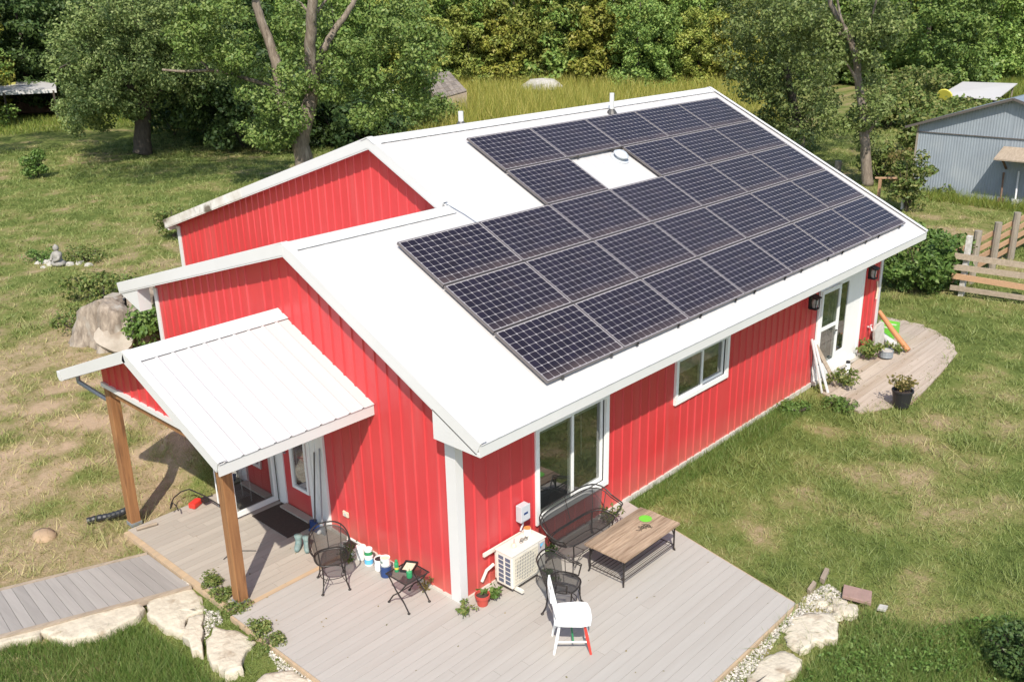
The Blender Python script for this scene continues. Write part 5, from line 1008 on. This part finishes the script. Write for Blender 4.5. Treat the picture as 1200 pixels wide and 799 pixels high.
def blades(x, y, h, w, lean=.5, z=None):
    n = len(x); an = rng.uniform(0, 6.28, n); z0 = gz(x, y) - .01 if z is None else z; dx, dy = np.cos(an) * w / 2, np.sin(an) * w / 2; lx, ly = rng.normal(size=n) * h * lean, rng.normal(size=n) * h * lean
    v = np.stack([np.stack([x - dx, y - dy, z0], 1), np.stack([x + dx, y + dy, z0], 1), np.stack([x + lx, y + ly, z0 + h], 1)], 1); return v.reshape(-1, 3)
x, y, r = polar_pts(95000, 8.2, 62); nt_ = len(x); rep_ = rng.integers(3, 10, nt_); tid = np.repeat(np.arange(nt_), rep_); sp = .022 * (r / 10) ** .8
x = x[tid] + rng.normal(size=len(tid)) * sp[tid]; y = y[tid] + rng.normal(size=len(tid)) * sp[tid]; r = r[tid]; th_ = rng.uniform(.6, 1.5, nt_)[tid]; k = free(x, y); th_ = th_[k]; x, y, r = x[k], y[k], r[k]; d = dryness(x, y)
keep = rng.uniform(0, 1, len(x)) > np.clip(d * 1.5 - .3, 0, .88); x, y, r, d, th_ = x[keep], y[keep], r[keep], d[keep], th_[keep]
lush = np.clip((fbm(x * .9 + 3, y * .9, 3) - .5) * 4, 0, 1)
hh = (.035 + .05 * rng.uniform(0, 1, len(x)) + .08 * lush * (rng.uniform(0, 1, len(x)) > .5)) * (1 + .012 * r) * th_; ww = .0085 * (r / 10) * rng.uniform(.7, 1.4, len(x))
o = npmesh('grass', 'grass', blades(x, y, hh, ww, .8), 3, attr=('dry', np.repeat(np.clip(d + (th_ - 1.05) * -.25, 0, 1), 3))); tag(o, 'short lawn grass with straw coloured dry patches', kind='stuff')
def px_pts(poly, n, z=-.12):
    W_ = [gp(u, v, z) for u, v in poly]; P = [(p.x, p.y) for p in W_]; xs = [p[0] for p in P]; ys = [p[1] for p in P]; x = rng.uniform(min(xs), max(xs), n); y = rng.uniform(min(ys), max(ys), n); k = inpoly(x, y, P); return x[k], y[k]
xs_, ys_ = px_pts([(-90, 760), (0, 757), (60, 751), (110, 738), (160, 731), (192, 748), (225, 777), (275, 815), (295, 880), (-90, 900)], 60000)
xw, yw = px_pts([(925, 840), (935, 790), (985, 742), (1010, 716), (1080, 735), (1200, 730), (1280, 800), (1280, 880), (900, 880)], 34000)
xe, ye = px_pts([(300, 735), (320, 735), (395, 800), (370, 806)], 1500)
xh, yh = px_pts([(690, 612), (760, 572), (880, 492), (925, 470), (950, 480), (890, 520), (800, 570), (730, 612)], 9000, -.05)
X_a = np.concatenate([xs_, xw, xe, xh]); Y_a = np.concatenate([ys_, yw, ye, yh]); k = free(X_a, Y_a); X_a, Y_a = X_a[k], Y_a[k]
H = .07 + .13 * rng.uniform(0, 1, len(X_a)) * (.4 + fbm(X_a * 1.5, Y_a * 1.5, 3)); o = npmesh('long_grass', 'lush', blades(X_a, Y_a, H, .008 * rng.uniform(.7, 1.5, len(X_a)), .45), 3); tag(o, 'long lush green grass beside the stone edging and walls', kind='stuff')
xc, yc = px_pts([(935, 830), (945, 785), (985, 748), (1010, 728), (1060, 742), (1120, 735), (1200, 725), (1280, 790), (1280, 850), (900, 870)], 15000); k = free(xc, yc) & (fbm(xc * 1.6, yc * 1.6, 3) > .42); xc, yc = xc[k], yc[k]
zc = gz(xc, yc) + .02 + .16 * rng.uniform(0, 1, len(xc)) * fbm(xc * 2, yc * 2 + 7, 3); o = npmesh('weed_cover', 'lf_shrub', leaf_quads(np.stack([xc, yc, zc], 1), .05, .8), 4); tag(o, 'low leafy green weeds in the lower right lawn', kind='stuff')
def polreg(n, u0, u1, d0, d1):
    u = rng.uniform(u0, u1, n); d = np.sqrt(rng.uniform(d0 * d0, d1 * d1, n)); az = np.array([math.atan2(*reversed([polar(q, 1)[i] - CAM[i] for i in (0, 1)])) for q in np.linspace(u0, u1, 40)]); th = np.interp(u, np.linspace(u0, u1, 40), az); return CAM[0] + d * np.cos(th), CAM[1] + d * np.sin(th), d
x, y, r = polreg(52000, 470, 900, 46, 92); H = (.7 + .9 * rng.uniform(0, 1, len(x))) * (.55 + .9 * fbm(x * .25, y * .25, 3)); o = npmesh('meadow_grass', 'meadow', blades(x, y, H, .05 * rng.uniform(.6, 1.4, len(x)), .35), 3); tag(o, 'tall straw yellow meadow grass behind the roof ridge', kind='stuff')
x, y, r = polreg(40000, 1040, 1320, 46, 92); H = (.45 + .5 * rng.uniform(0, 1, len(x))) * (.5 + fbm(x * .3, y * .3, 3)); o = npmesh('scrub_grass', 'scrub', blades(x, y, H, .06 * rng.uniform(.6, 1.4, len(x)), .4), 3); tag(o, 'tall yellow green weeds in the field behind the barn', kind='stuff')
x, y, r = polreg(9000, -60, 340, 68, 78); H = .12 + .3 * rng.uniform(0, 1, len(x)); o = npmesh('edge_grass', 'scrub', blades(x, y, H, .05 * rng.uniform(.6, 1.4, len(x)), .4), 3); tag(o, 'yellow green rough grass along the edge of the left lawn', kind='stuff')
x = rng.uniform(29.6, 30.9, 9000); y = rng.uniform(-6, 6.2, 9000); o = npmesh('barn_grass', 'scrub', blades(x, y, .12 + .4 * rng.uniform(0, 1, 9000) ** 2, .02 * rng.uniform(.6, 1.4, 9000), .5), 3); tag(o, 'rough weeds along the foot of the blue grey barn', kind='stuff')

# ================================================================== BARN, SHEDS, FENCES
barn = thing('steel_barn', 'blue grey steel sided barn at the right edge', 'barn', (31, 2.9, 0))
bt = lambda u: 3.72 - .335 * abs(u - 0)
q = ribs((0, 0, 0), Y_, Z_, -X_, -6.4, 3.35, c_(-.05), lambda u: min(2.58 if False else 9, bt(u)) - .04, pitch=.10, h=.008, w=.03, s=.03, extra=(0,)); q.build('front_wall', 'barn', barn)
MB().b2((-.05, -6.4, 2.28), (-.018, 3.35, 2.31)).build('sheet_lap', 'barntrim', barn)
m = MB(); m.quad((0, 3.35, -.05), (9, 3.35, -.05), (9, 3.35, 2.6), (0, 3.35, 2.6)); m.quad((9, 3.35, -.05), (9, -6.4, -.05), (9, -6.4, 1.5), (9, 0, 3.7), (9, 3.35, 2.58)); m.build('rear_wall', 'barn', barn)
for (ya, yb) in ((0, 3.75), (0, -6.6)):
    m = MB(); n0 = 0 if ya > yb else 0; m.prism([(-.28, ya, bt(ya)), (9.2, ya, bt(ya)), (9.2, yb, bt(yb)), (-.28, yb, bt(yb))], (0, 0, .04)); m.build('roof', 'galv', barn)
    m = MB(); m.beam((-.29, ya, bt(ya) - .0), (-.29, yb, bt(yb) - .0), .04, .09); m.build('roof_edge', 'barntrim', barn)
MB().b2((-.04, 3.30, -.05), (-.016, 3.37, 2.56)).build('corner_post', 'oldpost', barn)
m = MB(); m.prism([(-1.0, .15, 1.62), (-1.0, -3.2, 1.62), (-.02, -3.2, 1.95), (-.02, .15, 1.95)], (0, 0, .05)); aw = m.build('awning', 'oldboard', barn)
for yy in (-.05, -1.6, -3.0):
    m = MB(); m.beam((-.75, yy, 1.68), (-.03, yy, 1.2), .06, .06); m.build('brace', 'rust', aw)
for yy, lab, mt, h in ((-.05, 'rusty red handled tool leaning on the barn wall', 'rust', 1.1), (-.55, 'white pipe leaning on the barn wall', 'white', 1.2)):
    p = V3((30.55, 2.9 + yy - .1, -.05)); m = MB(); m.tube([p, p + V3((.4, .15, h))], .035, 8); m.box(p + V3((.02, 0, .1)), (.06, .2, .25)); tag(m.build('leaning_tool', mt), lab, 'tool')
MB()
# white canopy in the field
c = G(1140, 129, 0); k = HD(c); t = thing('field_canopy', 'white flat roofed canopy in the field behind the barn', 'canopy', c)
P = [AT(1103, 108, k - 2), AT(1128, 97, k + 4), AT(1192, 101, k + 4), AT(1168, 117, k - 2)]; zt = 2.15
P = [V3((p.x, p.y, zz)) for p, zz in zip(P, (AT(1103, 112, k - 2).z, AT(1128, 97, k + 4).z, AT(1192, 99, k + 4).z, AT(1168, 118, k - 2).z))]
m = MB(); m.prism([p - c for p in P], (0, 0, .06)); m.build('roof', 'roof', t)
for p in (P[0].lerp(P[2], .06), P[3].lerp(P[1], .06), P[1].lerp(P[3], .06), P[2].lerp(P[0], .06), P[0].lerp(P[3], .55)): MB().tube([(p.x - c.x, p.y - c.y, -.05), (p.x - c.x, p.y - c.y, p.z)], .06, 6).build('post', 'oldpost', t)
p = AT(1107, 113, k - 3); m = MB(); m.lathe([(.45, -.05), (.5, 0), (.3, .05)], 16, (0, 0, 0), Matrix.Rotation(1.2, 3, 'Y')); o = m.build('yellow_disc', 'yellow', loc=(p.x, p.y, p.z)); tag(o, 'round yellow disc hung at the canopy end', 'disc')
# grey shingled shed in the meadow and a white board
p = G(520, 134, 0); D = HD(p); t = thing('old_shed', 'small old shed with grey shingled lean roof in the meadow', 'shed', p)
Q = [AT(512, 117, D - 1), AT(547, 107, D - 1), AT(526, 84, D + 2.5), AT(494, 90, D + 2.5)]
for i in range(7):
    for j in range(6):
        f = lambda s, w_: Q[0].lerp(Q[1], s).lerp(Q[3].lerp(Q[2], s), w_) - p
        m = MB(); m.prism([f(i / 7 + .004, j / 6), f((i + .97) / 7, j / 6), f((i + .97) / 7, (j + 1.02) / 6) - V3((0, 0, .04)), f(i / 7 + .004, (j + 1.02) / 6) - V3((0, 0, .04))], (0, 0, .06 + random.uniform(0, .02))); m.build('shingle', 'greyshingle', t)
m = MB(); a_, b2_ = Q[0] - p, Q[1] - p; c2_, d2_ = Q[2] - p, Q[3] - p
for s_, e_ in ((a_, b2_), (b2_, c2_), (c2_, d2_), (d2_, a_)): m.quad((s_.x, s_.y, -.05), (e_.x, e_.y, -.05), (e_.x, e_.y, e_.z - .05), (s_.x, s_.y, s_.z - .05))
m.build('wall', 'oldboard', t)
p = G(459, 130, 0); D = HD(p); m = MB(); A_, B_ = AT(446, 128, D), AT(474, 128, D); m.prism([(A_.x, A_.y, 0), (B_.x, B_.y, 0), (B_.x, B_.y, AT(474, 107, D).z), (A_.x, A_.y, AT(446, 104, D).z)], (.15, .12, 0)); tag(m.build('white_board', 'white'), 'white board standing behind the shrubs near the old shed', 'board')
p = G(635, 108, 0); m = MB(); m.lathe([(1.9, -.3), (1.6, .15), (1.0, .4), (.2, .5)], 12); m.v = [(a * random.uniform(.8, 1.2), b_ * random.uniform(.8, 1.2), c) for a, b_, c in m.v]; tag(m.build('pale_mound', 'stone', loc=(p.x, p.y, .6)), 'pale grey mound at the far side of the meadow', 'mound')
# open shed at the left edge
p = G(20, 141, 0); D = HD(p); t = thing('open_shed', 'low open shed with white roof at the upper left', 'shed', p)
A_, B_ = AT(-60, 112, D), AT(66, 106, D); C_, E_ = AT(66, 97, D + 5), AT(-60, 101, D + 5); m = MB(); m.prism([A_ - p, B_ - p, C_ - p, E_ - p], (0, 0, .12)); m.build('roof', 'roof', t)
m = MB(); m.beam(A_ - p + V3((0, 0, -.05)), B_ - p + V3((0, 0, -.05)), .05, .22); m.build('fascia', 'white', t)
m = MB(); m.quad((C_.x - p.x, C_.y - p.y, -.05), (E_.x - p.x, E_.y - p.y, -.05), E_ - p, C_ - p); m.quad((C_.x - p.x, C_.y - p.y, -.05), C_ - p, B_ - p, (B_.x - p.x, B_.y - p.y, -.05)); m.build('wall', 'rust', t)
for s_ in (.02, .5, .97): q = A_.lerp(B_, s_) - p; MB().tube([(q.x, q.y, -.05), (q.x, q.y, q.z)], .08, 6).build('post', 'darkbark', t)
# fences
A0 = V3((18.03, -.14, -.06)); dv = V3((.30, -1.36, 0)).normalized()
t = thing('rail_fence', 'weathered grey four rail fence panel with a white end post', 'fence', A0)
for k in range(3):
    p = dv * (1.75 * k); m = MB(); m.beam((p.x + .12, p.y, -.1), (p.x + .12, p.y, 1.6 if k == 0 else 1.25), .15, .12); m.build('post', 'whitepost' if k == 0 else 'oldpost', t)
for j, z in enumerate((.20, .48, .76, 1.04)):
    for k in range(2):
        a_ = dv * (1.75 * k - (.25 if k == 0 else -.002)); b_ = dv * (1.75 * (k + 1) - .002); z1 = z - .03 * k; m = MB(); m.beam((a_.x - (.02 + .002 * k), a_.y, z1 + (.04 if k == 0 else 0) + random.uniform(-.03, .03)), (b_.x - .02, b_.y, z1 - .03 + random.uniform(-.04, .03)), .035, .15 if j else .13); m.build('rail', 'newboard' if (j, k) in ((1, 0),) else 'oldboard', t)
F0, F1 = G(1130.7, 294, 1.0), G(1200, 258, 1.0); fd = (F1 - F0); fd.z = 0; fd.normalize(); F0 = V3((F0.x, F0.y, -.06))
t = thing('corral_fence', 'corral fence of tan rails on round grey posts behind the front rails', 'fence', F0)
def along(u, z=1.3):
    # distance along the fence line at which a pixel column falls
    best = min(np.arange(0, 14, .02), key=lambda s: abs(PJ(F0 + fd * s + V3((0, 0, z))) - u)); return float(best)
def PJ(p):
    d = ROT @ (np.array(p) - CAM); return 600 + FPX * d[0] / d[2]
ps = [along(u) for u in (1146, 1170, 1192)]; ps.append(ps[-1] + 1.7); ps.append(ps[-1] + 1.7)
for s in ps:
    q = fd * s; m = MB(); m.tube([(q.x, q.y, -.1), (q.x, q.y, 1.42 + random.uniform(-.05, .08))], .10, 10); m.build('post', 'oldpost', t)
for z in (.28, .54, .80, 1.06):
    bs_ = [-.3] + ps[1::2] + [ps[-1] + .4]
    for a_, b_ in zip(bs_[:-1], bs_[1:]): m = MB(); off = V3((fd.y, -fd.x, 0)) * -.12; m.beam(fd * a_ + off + V3((0, 0, z)), fd * (b_ - .01) + off + V3((0, 0, z + random.uniform(-.02, .02))), .035, .14); m.build('rail', 'newboard', t)
p = G(1045, 236, 0); t = thing('wood_gate', 'low tan wooden rail frame beyond the far roof corner', 'gate', p); e_ = V3((.55, -.83, 0))
for s in (-.5, .5): MB().beam(e_ * s + V3((0, 0, -.1)), e_ * s + V3((0, 0, .85)), .09, .09).build('post', 'newboard', t)
MB().beam(e_ * -.7 + V3((0, 0, .88)), e_ * .7 + V3((0, 0, .88)), .10, .05).build('rail', 'newboard', t)
e2 = G(1057, 245, 0); m = MB(); m.tube([e2, e2 + V3((0, 0, .75))], .06, 8); tag(m.build('white_pipe', 'white'), 'short white pipe standing by the low tan rail frame', 'pipe')
p = G(981, 205, 0); m = MB(); m.tube([p, p + V3((0, 0, .6))], .14, 10); tag(m.build('wood_post', 'oldpost'), 'short grey round post left of the slim tree', 'post')
# fallen leaves and chips on the boards
xl = np.concatenate([rng.uniform(-2.1, 3.0, 110), rng.uniform(9.6, 14.5, 260)]); yl = np.concatenate([rng.uniform(-3.2, 5.0, 110), rng.uniform(-1.7, .3, 260)]); k = inpoly(xl, yl, [(-2.1, -3.2), (2.8, -3.2), (3.3, -1), (3.4, -.1), (0, -.1), (0, 2), (-2, 5)]) | (xl > 9); xl, yl = xl[k], yl[k]
o = npmesh('leaf_litter', 'lf_dry', leaf_quads(np.stack([xl, yl, np.where(xl > 9, -.028, .006)], 1), .03, 3.0), 4); tag(o, 'scattered dry leaves fallen on the deck boards', kind='stuff')
